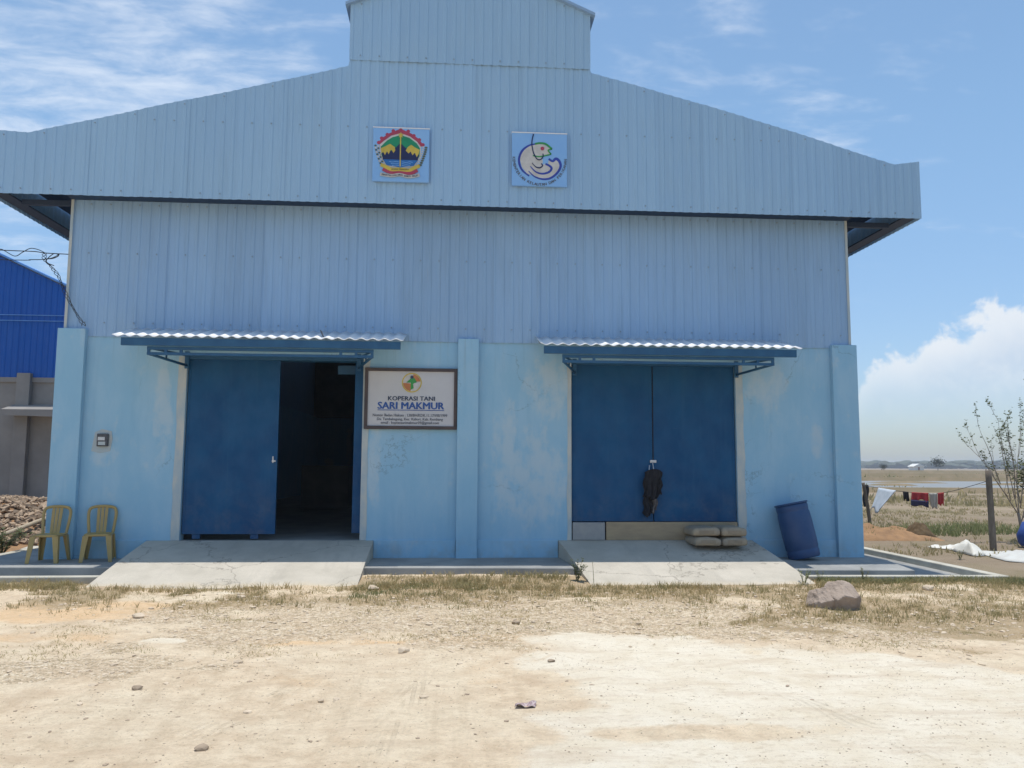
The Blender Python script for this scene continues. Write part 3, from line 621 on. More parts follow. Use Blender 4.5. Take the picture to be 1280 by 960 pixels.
# side cladding, corner trims, roof, soffit, gutters
for s, X0 in ((-1, XL), (1, XR)):
    sheet(MB(), 0.02, 22, ZM - 0.01, 6.1, X0 + s * 0.012, toward=s, axis_='y').build('side_cladding', M['clad'], wh)
    MB().box(X0 - 0.006 if s < 0 else X0 - 0.035, X0 + 0.035 if s < 0 else X0 + 0.006, -0.05, -0.043, ZM, 5.6).build('corner_trim', M['jamb'], wh)
    sheet(MB(), FY + 0.01, 23, 5.50, 6.42, s * 7.165, toward=s, axis_='y').build('side_fascia', M['clad'], wh)
    a, c = sorted((s * 6.92, s * 7.13)); MB().box(a, c, FY + 0.03, 23, 5.53, 5.555).build('gutter', M['rust'], wh)
    a, c = sorted((s * (abs(X0) + 0.02), s * 6.92))
    for yy in (0.06, 4, 8, 12, 16, 20): MB().box(a, c, yy, yy + 0.07, 5.50, 5.58).build('rafter_end', M['rust'], wh)
    MB().add([(s * 7.12, FY + .03, 5.95), (s * 1.85, FY + .03, 7.50), (s * 1.85, 23, 7.50), (s * 7.12, 23, 5.95),
              (s * 7.12, FY + .03, 5.99), (s * 1.85, FY + .03, 7.54), (s * 1.85, 23, 7.54), (s * 7.12, 23, 5.99)],
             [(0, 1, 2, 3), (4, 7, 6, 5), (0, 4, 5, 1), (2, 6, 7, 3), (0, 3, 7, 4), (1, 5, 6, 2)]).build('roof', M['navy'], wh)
    MB().add([(s * 1.95 - .04, FY - 0.10, 8.62), (-.04, FY - 0.10, 9.47), (-.04, 23, 9.47), (s * 1.95 - .04, 23, 8.62),
              (s * 1.95 - .04, FY - 0.10, 8.665), (-.04, FY - 0.10, 9.51), (-.04, 23, 9.51), (s * 1.95 - .04, 23, 8.665)],
             [(0, 1, 2, 3), (4, 7, 6, 5), (0, 4, 5, 1), (2, 6, 7, 3), (0, 3, 7, 4), (1, 5, 6, 2)]).build('ridge_roof', M['roofing'], wh)
    sheet(MB(), FY + 0.01, 23, 7.5, 8.60, s * 1.85 - .04, toward=s, axis_='y').build('ridge_side', M['clad'], wh)
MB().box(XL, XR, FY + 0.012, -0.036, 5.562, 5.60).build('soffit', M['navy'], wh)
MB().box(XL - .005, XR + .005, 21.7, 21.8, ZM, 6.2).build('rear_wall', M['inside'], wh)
# left doorway: one leaf shut, the other slid open behind the wall
def leaf_trim(a, c, z0, z1, yf, par):
    for q in ((a, a + .035, z0, z1), (c - .035, c, z0, z1), (a + .035, c - .035, z1 - .035, z1), (a + .035, c - .035, z0, z0 + .035)):
        MB().box(q[0], q[1], yf - .005, yf - .0005, q[2], q[3]).build('edge_strip', M['door'], par)
lf = MB().box(-4.285, -2.915, 0.05, 0.10, 0.49, 3.15).build('door_leaf', M['door'], wh, bevel=0.004)
leaf_trim(-4.285, -2.915, .49, 3.15, .05, lf)
hb = MB().box(-2.985, -2.965, 0.025, 0.05, 1.56, 1.66); hb.box(-2.99, -2.93, 0.018, 0.03, 1.575, 1.60); hb.build('handle', M['steel'], lf, bevel=0.003)
for xx in (-4.08, -3.22): MB().box(xx - 0.06, xx + 0.06, 0.055, 0.095, 0.415, 0.489).build('roller', M['door'], lf, bevel=0.008)
ob = MB().box(-1.79, -0.42, 0.215, 0.26, 0.49, 3.15).build('door_leaf', M['door'], wh, bevel=0.004)
MB().box(-2.1, -1.72, 0.5, 0.53, 2.98, 3.12).build('inner_rail', M['frame_blue'], wh)
# right doorway: two shut leaves over a stop board
for a, c in ((1.615, 2.892), (2.908, 4.222)):
    d = MB().box(a, c, 0.05, 0.10, 0.685, 3.15).build('door_leaf', M['door'], wh, bevel=0.004); leaf_trim(a, c, .685, 3.15, .05, d)
MB().tube([(2.90, 0.04, 1.64), (2.90, 0.04, 3.12)], 0.008, 6).build('drop_bolt', M['cloth_dark'], wh)
st = MB().box(2.85, 2.95, 0.03, 0.05, 1.595, 1.64); st.build('hasp', M['steel'], wh, bevel=0.004)
ch = MB(); pts = [(2.83, 0.0, 1.56), (2.82, -0.02, 1.45), (2.83, -0.03, 1.36), (2.86, -0.035, 1.33), (2.885, -0.03, 1.36), (2.895, -0.01, 1.48), (2.885, 0.02, 1.60)]
ch.tube(smooth_path(pts, 5), 0.008, 6); ch.obox((2.86, -0.04, 1.34), (0.045, 0.02, 0.05)); ch.build('lock_chain', M['steel'], wh)
MB().box(1.615, 2.12, -0.012, 0.035, 0.402, 0.672).build('stop_board', M['sill_grey'], wh, bevel=0.01)['label'] = 'grey cement stop block under the right door'
MB().box(2.14, 4.222, -0.006, 0.03, 0.402, 0.678).build('stop_board', M['sill_tan'], wh, bevel=0.006)['label'] = 'tan stop board under the right door'

# ------------------------------------------------------------------ ramps
def ramp(x0, x1, xb0, xb1, label, yb):
    b = MB(); n = 16; rows = []
    for k in range(n + 1):
        t = k / n; y = -0.002 + (yb + 0.002) * t; z = 0.398 + (-0.005 - 0.398) * t + 0.012 * math.sin(t * math.pi)
        rows.append((x0 + (xb0 - x0) * t, x1 + (xb1 - x1) * t, y, z))
    m = 30
    for k in range(n):
        for q in range(m):
            def P(r, u): 
                a, c, y, z = rows[r]; xx = a + (c - a) * u
                e = 0.02 * (fbm(np.array([xx * 4]), np.array([2.2]), 3)[0] - .5) if r == n else 0
                return (xx, y + e * 3, z)
            b.add([P(k, q / m), P(k + 1, q / m), P(k + 1, (q + 1) / m), P(k, (q + 1) / m)], [(0, 1, 2, 3)])
    for u in (0, 1):
        for k in range(n):
            a = rows[k]; c = rows[k + 1]
            b.add([(a[u], a[2], a[3]), (c[u], c[2], c[3]), (c[u], c[2], -0.2), (a[u], a[2], -0.2)], [(0, 1, 2, 3) if u else (3, 2, 1, 0)])
    a, c, y, z = rows[-1]; b.add([(a, y, z), (c, y, z), (c, y, -0.2), (a, y, -0.2)], [(0, 3, 2, 1)])
    return tag(b.build('concrete_ramp', M['concrete']), label, 'ramp', 'concrete ramps up to the doorways')
ramp(-4.77, -1.43, -4.77, -1.43, 'pale concrete ramp below the half open left doorway', -2.03)
ramp(1.39, 4.44, 1.58, 4.60, 'pale concrete ramp below the shut right doorway with sacks on it', -1.92)

# ------------------------------------------------------------------ door canopies
def canopy(x0, x1, bx0, bx1, rx0, rx1, zf, label):
    t = thing('door_canopy', label, 'canopy', ((x0 + x1) / 2, -0.05, zf), 'zinc canopies over the doorways')
    b = MB(); n = int((x1 - x0) / 0.166 * 8); P = 0.166
    def top(u, v):
        x = x0 + (x1 - x0) * u; y = -0.04 + (-0.89 + 0.04) * v; z = zf + 0.235 - 0.235 * v + 0.0135 * math.cos(2 * math.pi * (x - x0) / P)
        return (x, y, z)
    b.grid(top, n, 2); b.build('roof_sheet', M['zinc'], t, solid=0.006)
    MB().box(bx0, bx1, -0.87, -0.83, zf - 0.135, zf - 0.024).build('front_beam', M['frame_blue'], t, bevel=0.004)
    fr = MB(); fr.box(rx0, rx1, -0.825, -0.79, zf - 0.185, zf - 0.138); fr.box(rx0, rx1, -0.825, -0.79, zf - 0.262, zf - 0.222)
    for xx in (rx0, rx0 + 0.24, rx0 + 0.45, rx1 - 0.49, rx1 - 0.27, rx1 - 0.04): fr.box(xx, xx + 0.04, -0.82, -0.795, zf - 0.222, zf - 0.185)
    fr.build('front_rail', M['frame_blue'], t)
    for s, xx in ((1, rx0), (-1, rx1)):
        k = MB(); a = Vector((xx + s * 0.02, -0.81, zf - 0.245)); c = Vector((xx + s * 0.30, -0.03, zf - 0.315))
        k.tube([a, c], 0.02, 6); k.tube([(xx + s * 0.02, -0.81, zf - 0.16), (xx + s * 0.30, -0.03, zf - 0.16)], 0.018, 6)
        k.box(c.x - 0.03, c.x + 0.03, -0.03, -0.002, zf - 0.36, zf - 0.10); k.tube([a.lerp(c, 0.45), a.lerp(c, 0.45) + Vector((0, 0, 0.09))], 0.014, 6)
        k.build('bracket', M['frame_blue'], t)
    return t
canopy(-5.07, -0.98, -4.95, -1.02, -4.60, -1.41, 3.34, 'wavy zinc canopy on blue brackets over the half open left doorway')
canopy(1.02, 4.96, 1.07, 4.88, 1.35, 4.55, 3.315, 'wavy zinc canopy on blue brackets over the shut right doorway')
fl = MB().obox((-2.18, -0.66, 3.45), (0.010, 0.06, 0.10), (0.5, -0.5, 0.3)); tag(fl.build('metal_scrap', M['meter']), 'small dark bent metal scrap sticking up on the left canopy', 'metal scrap')

# ------------------------------------------------------------------ flat print helpers
def flat(polys, y, m, name, parent, thick=0.002):
    b = MB()
    for P in polys: b.prism(P[::-1] if area(P) > 0 else P, y - thick, y)
    return b.build(name, m, parent)
def area(P): return sum(P[i][0] * P[(i + 1) % len(P)][1] - P[(i + 1) % len(P)][0] * P[i][1] for i in range(len(P)))
def circ(cx, cz, rx, rz=None, n=20, a0=0, a1=360): 
    rz = rz or rx
    return [(cx + rx * math.cos(R(a0 + (a1 - a0) * k / n)), cz + rz * math.sin(R(a0 + (a1 - a0) * k / n))) for k in range(n if a1 - a0 == 360 else n + 1)]
def ribbon(pts, w_):
    p = smooth_path([(x, 0, z) for x, z in pts], 6); out = []
    ws = w_ if isinstance(w_, (list, tuple)) else [w_] * 2
    for i in range(len(p) - 1):
        d = (p[i + 1] - p[i]).normalized(); n1 = Vector((-d.z, 0, d.x))
        d2 = (p[min(i + 2, len(p) - 1)] - p[i + (1 if i + 2 < len(p) else 0)]).normalized(); n2 = Vector((-d2.z, 0, d2.x))
        k0 = np.interp(i / (len(p) - 1), np.linspace(0, 1, len(ws)), ws) / 2; k1 = np.interp((i + 1) / (len(p) - 1), np.linspace(0, 1, len(ws)), ws) / 2
        a, b_, c, d_ = p[i] + n1 * k0, p[i + 1] + n2 * k1, p[i + 1] - n2 * k1, p[i] - n1 * k0
        out.append([(q.x, q.z) for q in (a, b_, c, d_)])
    return out
def text(s, y, m, name, parent, cx, cz, height, width=None, bold=0.0, rot=0.0, collect=None):
    cu = bpy.data.curves.new('t', 'FONT'); cu.body = s; cu.size = 1.0; cu.extrude = 0.0; cu.resolution_u = 2
    ob = bpy.data.objects.new('t', cu); C.objects.link(ob)
    dg = bpy.context.evaluated_depsgraph_get(); dg.update()
    me = bpy.data.meshes.new_from_object(ob.evaluated_get(dg)); C.objects.unlink(ob); bpy.data.objects.remove(ob)
    v = np.array([q.co[:] for q in me.vertices])
    if len(v) == 0: return
    lo, hi = v.min(0), v.max(0); k = height / 0.70
    kx = (width / (hi[0] - lo[0])) if width else k
    u = (v[:, 0] - (lo[0] + hi[0]) / 2) * kx; q = v[:, 1] * k - height / 2
    c, sn = math.cos(rot), math.sin(rot); vs = []; fs = []; n0 = len(v)
    sh = [(0, 0)] + ([(-bold * height, 0), (bold * height, 0), (0, bold * height * .6)] if bold else [])
    for i_, (ox, oz) in enumerate(sh):
        vs += [(cx + ox + c * a - sn * b_, y - .0002 * i_, cz + oz + sn * a + c * b_) for a, b_ in zip(u, q)]
        fs += [tuple(k_ + i_ * n0 for k_ in p.vertices) for p in me.polygons]
    bpy.data.meshes.remove(me)
    if collect is not None: collect.add(vs, fs); return
    return MB().add(vs, fs).build(name, m, parent)

# ------------------------------------------------------------------ name board
sg = thing('name_board', 'white name board of the farmers cooperative in a dark frame beside the left doorway', 'sign', (-0.90, -0.02, 2.09))
sx0, sx1, sz0, sz1 = -1.61, -0.19, 2.085, 3.03; sy = -0.045
MB().box(sx0 + 0.03, sx1 - 0.03, sy + 0.005, -0.003, sz0 + 0.03, sz1 - 0.03).build('panel', M['white'], sg)
for a in ((sx0, sx1, sz1 - 0.05, sz1), (sx0, sx1, sz0, sz0 + 0.05), (sx0, sx0 + 0.05, sz0 + 0.05, sz1 - 0.05), (sx1 - 0.05, sx1, sz0 + 0.05, sz1 - 0.05)):
    MB().box(a[0], a[1], sy - 0.02, -0.002, a[2], a[3]).build('frame_bar', M['signframe'], sg, bevel=0.004)
def sgp(px, py): return (sx0 + (px - 60) / 1130 * (sx1 - sx0), sz1 - (py - 90) / 765 * (sz1 - sz0))
k1 = (sx1 - sx0) / 1130
cx, cz = sgp(632, 272); r = 122 * k1
flat([circ(cx, cz, r, n=28)], sy + 0.003, M['p_yellow'], 'emblem_ring', sg); 
flat([circ(cx, cz, r * 0.88, n=28)], sy + 0.0005, M['p_cream'], 'emblem_disc', sg)
flat([circ(cx, cz, r * 0.86, n=8, a0=182, a1=262) + [(cx, cz - r * .1)], circ(cx, cz, r * 0.86, n=8, a0=8, a1=80) + [(cx, cz + r * .1)]], sy - 0.002, M['p_orange'], 'emblem_fields', sg)
flat([[(cx - r * .55, cz), (cx - r * .2, cz + r * .35), (cx, cz + r * .62), (cx + r * .3, cz + r * .4), (cx + r * .5, cz + r * .05), (cx + r * .12, cz - .02), (cx + r * .2, cz - r * .55), (cx - r * .12, cz - r * .75), (cx - r * .1, cz)]], sy - 0.0045, M['p_leaf'], 'emblem_tree', sg)
flat([circ(cx, cz + r * .55, r * .17, n=10)], sy - 0.007, M['ink_dark'], 'emblem_mark', sg)
flat([[(cx + r * .2, cz - r * .05), (cx + r * .7, cz), (cx + r * .6, cz - r * .5), (cx + r * .25, cz - r * .3)]], sy - 0.007, M['white'], 'emblem_house', sg)
a, c = sgp(632, 470); text('KOPERASI TANI', sy - 0.0, M['ink_dark'], 'lettering', sg, a, c, 52 * k1, 570 * k1, 0.05)
a, c = sgp(627, 560); text('SARI MAKMUR', sy - 0.0, M['ink_blue'], 'lettering', sg, a, c, 84 * k1, 805 * k1, 0.06)
a, c = sgp(627, 617); MB().box(a - 405 * k1, a + 405 * k1, sy - 0.001, sy + 0.004, c - 0.005, c + 0.005).build('underline', M['ink_blue'], sg)
a, c = sgp(618, 680); text('Nomor Badan Hukum : 130/BH/KDK.11.17/VIII/1999', sy, M['ink_grey'], 'lettering', sg, a, c, 34 * k1, 905 * k1, 0.03)
a, c = sgp(618, 728); text('Ds. Tambakagung, Kec. Kaliori, Kab. Rembang', sy, M['ink_grey'], 'lettering', sg, a, c, 32 * k1, 800 * k1, 0.03)
a, c = sgp(618, 772); text('email : koptansarimakmur09@gmail.com', sy, M['ink_grey'], 'lettering', sg, a, c, 32 * k1, 705 * k1, 0.03)

# ------------------------------------------------------------------ emblem boards on the gable
YB = FY - 0.075
def board(x0, x1, z0, z1, label):
    t = thing('emblem_board', label, 'emblem board', ((x0 + x1) / 2, YB + 0.02, z0), 'emblem boards on the gable')
    MB().box(x0, x1, YB, YB + 0.045, z0, z1).build('panel', M['p_sky'], t, bevel=0.003)
    MB().box(x0 - .004, x1 + .004, YB - 0.006, YB + 0.045, z1, z1 + 0.014).build('top_edge', M['zinc'], t)
    return t
bA = board(-1.52, -0.665, 5.83, 6.67, 'sky blue board with a coloured provincial crest of mountain, star and ribbons')
def A(px, py): return (-1.52 + (px - 70) / 790 * 0.855, 6.67 - (py - 112) / 758 * 0.84)
PA = lambda pts: [A(*p) for p in pts]
y = YB - 0.001; d = 0.0022; kA = 0.855 / 790
tag(flat([PA([(130, 340), (200, 255), (300, 185), (455, 118), (610, 185), (710, 255), (780, 345), (735, 372), (690, 300), (590, 232), (455, 185), (320, 222), (230, 292), (170, 352)])], y, M['p_red'], 'scalloped_border', bA), kind='stuff')
tag(flat([circ(*A(*p), 26 * kA, n=10) for p in ((150, 325), (190, 262), (268, 208), (350, 152), (455, 135), (560, 152), (640, 212), (718, 268), (770, 338))], y + 0.0007, M['p_red'], 'scallops', bA), kind='stuff')
flat([PA([(165, 352), (235, 292), (330, 222), (455, 182), (590, 228), (690, 300), (745, 372), (740, 510), (660, 655), (455, 690), (250, 655), (175, 510)])], y - d, M['p_cream'], 'shield_rim', bA)
flat([PA([(180, 385), (260, 300), (340, 245), (455, 210), (575, 245), (680, 318), (730, 390), (725, 505), (650, 640), (455, 672), (262, 640), (192, 505)])], y - 2 * d, M['p_green'], 'shield_field', bA)
flat([PA([(195, 470), (330, 440), (400, 380), (455, 325), (515, 380), (590, 440), (720, 480), (700, 572), (215, 572)])], y - 3 * d, M['p_navy'], 'mountain', bA)
flat([PA([(180, 410), (250, 375), (310, 342), (375, 385), (385, 430), (360, 472), (335, 430), (318, 430), (292, 492), (270, 448), (240, 505), (215, 455), (195, 480)])], y - 4 * d, M['p_yellow'], 'foothill', bA)
flat([PA([(530, 430), (560, 380), (605, 345), (655, 380), (725, 415), (715, 470), (685, 520), (660, 455), (625, 495), (600, 440), (570, 470)])], y - 4 * d, M['p_yellow'], 'foothill', bA)
flat([PA([(215, 565), (705, 565), (645, 645), (455, 672), (265, 645)])], y - 4 * d, M['p_blue'], 'water_field', bA)
tag(flat([q for zz in (592, 618, 644) for q in ribbon([A(300 + (zz - 592), zz), A(350, zz + 8), A(400, zz - 2), A(440, zz + 6)], 0.006) + ribbon([A(480, zz), A(540, zz + 8), A(590, zz - 2), A(630 - (zz - 592), zz + 6)], 0.006)], y - 5 * d, M['p_sky'], 'ripples', bA), kind='stuff')
flat([PA([(448, 230), (464, 230), (464, 660), (448, 660)])], y - 5 * d, M['p_yellow'], 'spear', bA)
star = [(458 + (44 if k % 2 == 0 else 19) * math.sin(k * math.pi / 5), 212 - (44 if k % 2 == 0 else 19) * math.cos(k * math.pi / 5)) for k in range(10)]
flat([PA(star)], y - 6 * d, M['p_yellow'], 'star', bA)
lc, ldk = [], []
for k in range(9):
    t_ = k / 8; xx = 105 + 75 * t_ ** 1.4; zz = 370 + 250 * t_
    (lc if k % 2 else ldk).append(circ(*A(xx, zz), 0.018, 0.014, 8)); (ldk if k % 2 else lc).append(circ(*A(xx + 38, zz + 6), 0.018, 0.014, 8))
    xx = 815 - 75 * t_ ** 1.4
    ldk.append(circ(*A(xx, zz + 8), 0.024, 0.016, 8)); lc.append(circ(*A(xx - 38, zz), 0.014, 0.012, 8))
tag(flat(lc, y - d, M['p_cream'], 'garland_buds', bA), kind='stuff'); tag(flat(ldk, y - 2 * d, M['p_olive'], 'garland_leaves', bA), kind='stuff')
flat(ribbon([A(185, 640), A(260, 672), A(340, 705), A(455, 700), A(580, 708), A(660, 672), A(730, 640)], 0.055), y - 5 * d, M['p_yellow'], 'yellow_ribbon', bA)
flat(ribbon([A(215, 700), A(290, 735), A(380, 748), A(455, 738), A(540, 752), A(630, 740), A(700, 705)], 0.055), y - 4 * d, M['p_red'], 'red_ribbon', bA)
flat(ribbon([A(180, 775), A(250, 785), A(340, 795), A(455, 778), A(560, 800), A(640, 795), A(730, 770)], 0.05), y - 6 * d, M['p_cream'], 'white_ribbon', bA)
a, c = A(455, 702); text('JAWA TENGAH', y - 8 * d, M['p_olive'], 'lettering', bA, a, c, 0.022, 0.26, 0.05)
lm = MB(); s_ = 'PRASETYA ULAH SAKTI BHAKTI PRAJA'
for k, chh in enumerate(s_):
    if chh == ' ': continue
    u = (k + 0.5) / len(s_); xx = 205 + 500 * u; zz = np.interp(xx, [180, 250, 340, 455, 560, 640, 730], [775, 785, 795, 780, 799, 795, 770])
    a, c = A(xx, zz); text(chh, y - 9 * d, None, '', None, a, c, 0.026, None, 0.05, 0, lm)
lm.build('lettering', M['ink_grey'], bA)

bB = board(0.605, 1.46, 5.825, 6.665, 'sky blue board with a white fish, blue waves and a fishing line')
def B(px, py): return (0.605 + (px - 90) / 765 * 0.855, 6.665 - (py - 98) / 752 * 0.84)
PB = lambda pts: [B(*p) for p in pts]
kB = 0.855 / 765
flat([PB([(430, 250), (540, 258), (622, 312), (590, 340), (628, 385), (560, 412), (500, 428), (520, 500), (505, 555), (545, 530), (590, 545), (600, 470), (650, 500), (700, 462), (755, 520), (760, 600), (715, 680), (640, 730), (540, 748), (440, 725), (380, 700), (300, 680), (230, 590), (200, 480), (215, 390), (265, 320), (340, 270)])], y, M['p_cream'], 'fish_body', bB)
flat(ribbon([B(425, 250), B(330, 275), B(240, 345), B(192, 450), B(195, 550), B(240, 640), B(330, 712)], [0.018, 0.034, 0.034, 0.022]) , y - d, M['p_royal'], 'body_outline', bB)
flat(ribbon([B(410, 252), B(480, 238), B(560, 250), B(645, 318)], 0.03) + ribbon([B(645, 318), B(592, 338), B(634, 392)], 0.022) + ribbon([B(634, 392), B(560, 412), B(470, 432), B(380, 420)], 0.02), y - 2 * d, M['p_leaf'], 'head_outline', bB)
flat(ribbon([B(320, 640), B(400, 715), B(510, 750), B(620, 735), B(715, 660), B(765, 565), B(748, 490), B(700, 455), B(655, 490), B(600, 460)], [0.012, 0.03, 0.036, 0.046, 0.03]), y - d, M['p_royal'], 'outer_wave', bB)
flat(ribbon([B(345, 575), B(420, 650), B(510, 675), B(600, 650), B(640, 595), B(605, 555), B(555, 535)], [0.012, 0.03, 0.036, 0.03]), y - 2 * d, M['p_royal'], 'inner_wave', bB)
flat(ribbon([B(368, 525), B(420, 580), B(475, 592), B(515, 560), B(495, 530)], [0.01, 0.022, 0.016]), y - 3 * d, M['p_navy'], 'small_wave', bB)
flat(ribbon([B(388, 112), B(368, 200), B(368, 290), B(395, 400), B(440, 470), B(485, 475), B(520, 435), B(520, 390)], 0.017), y - 4 * d, M['p_navy'], 'fishing_line', bB)
flat([circ(*B(512, 315), 27 * kB, n=14)], y - 3 * d, M['p_red'], 'eye', bB)
lm = MB(); s_ = 'KEMENTERIAN KELAUTAN DAN PERIKANAN'
for k, chh in enumerate(s_):
    if chh == ' ': continue
    th = R(176 + 186 * (k + 0.5) / len(s_)); a, c = B(475 + 358 * math.cos(th), 470 - 358 * math.sin(th))
    text(chh, y - 2 * d, None, '', None, a, c, 0.042, None, 0.05, th + math.pi / 2, lm)
lm.build('lettering', M['ink_grey'], bB)

# ------------------------------------------------------------------ meter box, cables
mt = thing('meter_box', 'small black electricity meter in a pale plaster patch on the left wall', 'electric meter', (-5.47, -0.03, 1.78))
MB().box(-5.55, -5.39, -0.06, -0.008, 1.79, 1.98).build('case', M['meter'], mt, bevel=0.01)
MB().box(-5.53, -5.43, -0.066, -0.058, 1.88, 1.93).build('dial_window', M['steel'], mt)
MB().box(-5.52, -5.42, -0.072, -0.058, 1.81, 1.86).build('label_plate', M['jamb'], mt)
MB().prism([(-5.64, 1.72), (-5.52, 1.69), (-5.37, 1.72), (-5.34, 1.9), (-5.36, 2.02), (-5.5, 2.05), (-5.6, 2.0)][::-1], -0.007, -0.001).build('plaster_patch', M['jamb'], mt)
cb = MB(); D = lambda pts, y=-0.14: [(x, y, z) for x, z in pts]
cb.tube(smooth_path([(-14, 1.5, 5.15), (-10, -0.05, 4.80)] + D([(-7.1, 4.72), (-6.87, 4.715), (-6.58, 4.71), (-6.4, 4.69), (-6.08, 4.68)])), 0.007, 6)
cb.tube(smooth_path([(-9.5, -0.1, 4.80)] + D([(-7.5, 4.76), (-7.1, 4.74), (-7.01, 4.71), (-6.86, 4.635), (-6.75, 4.70), (-6.64, 4.76), (-6.52, 4.74), (-6.42, 4.69)], -0.13)), 0.006, 6)
cb.tube(smooth_path([(-14, 1.4, 4.7), (-9.5, 0.0, 4.60)] + D([(-6.9, 4.57), (-6.63, 4.58), (-6.43, 4.59), (-6.3, 4.62), (-6.2, 4.68)], -0.15)), 0.006, 6)
dn = [(-6.43, 4.69), (-6.42, 4.58), (-6.32, 4.48), (-6.21, 4.34), (-6.14, 4.19), (-6.06, 4.02), (-5.91, 3.77), (-5.79, 3.59)]
for ph in (0, 2.1, 4.2):
    p = smooth_path(D(dn), 10); cb.tube([q + Vector((math.cos(i * 0.5 + ph) * (0.02 + .012 * math.sin(i * .3)), math.sin(i * 0.5 + ph) * 0.03, 0)) for i, q in enumerate(p)], 0.0045, 5)
cb.tube(smooth_path(D([(-6.42, 4.60), (-6.3, 4.61), (-6.22, 4.66), (-6.3, 4.68), (-6.40, 4.56), (-6.28, 4.5)])), 0.007, 5)
tag(cb.build('power_cable', M['cable']), 'tangled black power cables strung to the upper left corner of the warehouse', 'cable')

# ------------------------------------------------------------------ plastic chairs
ch1 = thing('plastic_chair', 'gold plastic chair in front of the left corner pilaster, the farther from the ramp', 'chair', (0, 0, 0), 'gold plastic chairs by the wall')
def rsq(cx, cy, w_, d_, r_, z, n=5):
    out = []
    for (sx, sy_, a0) in ((1, 1, 0), (-1, 1, 90), (-1, -1, 180), (1, -1, 270)):
        for k in range(n + 1):
            a = R(a0 + 90 * k / n); out.append((cx + sx * (w_ / 2 - r_) + r_ * math.cos(a), cy + sy_ * (d_ / 2 - r_) + r_ * math.sin(a), z))
    return out
sb = MB(); rings = [rsq(0, 0, .40, .40, .07, .415), rsq(0, 0, .43, .43, .08, .425), rsq(0, 0, .43, .43, .08, .45), rsq(0, 0, .39, .39, .06, .455), rsq(0, 0, .30, .30, .05, .44)]
nn = len(rings[0]); sb.add([p for r_ in rings for p in r_], [(i * nn + k, i * nn + (k + 1) % nn, (i + 1) * nn + (k + 1) % nn, (i + 1) * nn + k) for i in range(4) for k in range(nn)] + [tuple(range(nn))[::-1], tuple(4 * nn + k for k in range(nn))], False)
sb.build('seat', M['chair'], ch1)
hoop = [(-.185, .19, .43), (-.200, .215, .55), (-.215, .245, .70), (-.215, .265, .80), (-.185, .278, .86), (-.11, .285, .885), (0, .287, .892), (.11, .285, .885), (.185, .278, .86), (.215, .265, .80), (.215, .245, .70), (.200, .215, .55), (.185, .19, .43)]
MB().tube(smooth_path(hoop, 4), 0.026, 8, flat=0.8).build('back_frame', M['chair'], ch1)
for xx in (-.052, 0, .052):
    p = [(xx, .195, .44), (xx * 1.1, .222, .58), (xx * 1.15, .25, .72), (xx * 1.2, .285, .885)]
    b = MB(); q = smooth_path(p, 4); vs = []
    for v in q: vs += [(v.x - .0245, v.y - .006, v.z), (v.x + .0245, v.y - .006, v.z), (v.x + .0245, v.y + .006, v.z), (v.x - .0245, v.y + .006, v.z)]
    n = len(q); b.add(vs, [(4 * i + k, 4 * i + (k + 1) % 4, 4 * i + 4 + (k + 1) % 4, 4 * i + 4 + k) for i in range(n - 1) for k in range(4)]); b.build('back_slat', M['chair'], ch1)
for sx_ in (-1, 1):
    for sy_ in (-1, 1):
        t0 = Vector((sx_ * .175, sy_ * .175, .43)); t1 = Vector((sx_ * .225, sy_ * (.235 if sy_ < 0 else .26), 0.0)); b = MB()
        vs = []
        for k, wd in ((0, .046), (1, .029)):
            c_ = t0.lerp(t1, k)
            vs += [(c_.x + sx_ * wd, c_.y + sy_ * wd, c_.z), (c_.x - sx_ * wd, c_.y + sy_ * wd, c_.z), (c_.x - sx_ * wd, c_.y + sy_ * wd * .6, c_.z), (c_.x + sx_ * wd * .6, c_.y + sy_ * wd * .6, c_.z), (c_.x + sx_ * wd * .6, c_.y - sy_ * wd, c_.z), (c_.x + sx_ * wd, c_.y - sy_ * wd, c_.z)]
        f = [(k, (k + 1) % 6, 6 + (k + 1) % 6, 6 + k) for k in range(6)] + [(6, 7, 8, 9, 10, 11), (5, 4, 3, 2, 1, 0)]
        b.add(vs, f).build('leg', M['chair'], ch1)
ch1.location = (-5.96, -0.44, 0.142); ch1.rotation_euler = (0, 0, R(4)); ch1.scale = (0.84, 0.86, 0.86)
dup(ch1, (-5.33, -0.31, 0.142), R(15), 'gold plastic chair against the blue wall, the one nearer the left ramp')

# ------------------------------------------------------------------ drum
tilt = Matrix.Translation((5.13, -0.36, 0.165)) @ Matrix.Rotation(R(-10.5), 4, 'Y') @ Matrix.Rotation(R(-7), 4, 'X') @ Matrix.Diagonal((0.88, 0.88, 1.0, 1))
dr = thing('plastic_drum', 'blue plastic drum leaning against the wall right of the right ramp', 'drum', (5.13, -0.36, 0.142))
MB().lathe([(0.0, 0), (0.25, 0.0), (0.268, 0.02), (0.272, 0.10), (0.266, 0.115), (0.266, 0.14), (0.274, 0.155), (0.280, 0.30), (0.280, 0.55), (0.274, 0.68), (0.266, 0.70), (0.266, 0.73), (0.272, 0.745), (0.270, 0.80), (0.262, 0.815)], 40, tilt).build('body', M['drum'], dr)
MB().lathe([(0.262, 0.8155), (0.284, 0.818), (0.286, 0.838), (0.262, 0.845), (0.250, 0.832), (0.0, 0.83)], 40, tilt).build('lid', M['drum'], dr)
for a in (-0.12, 0.12): MB().lathe([(0.0, 0.831), (0.035, 0.831), (0.035, 0.842), (0.0, 0.843)], 14, tilt @ Matrix.Translation((a, 0.05, 0))).build('bung', M['meter'], dr)

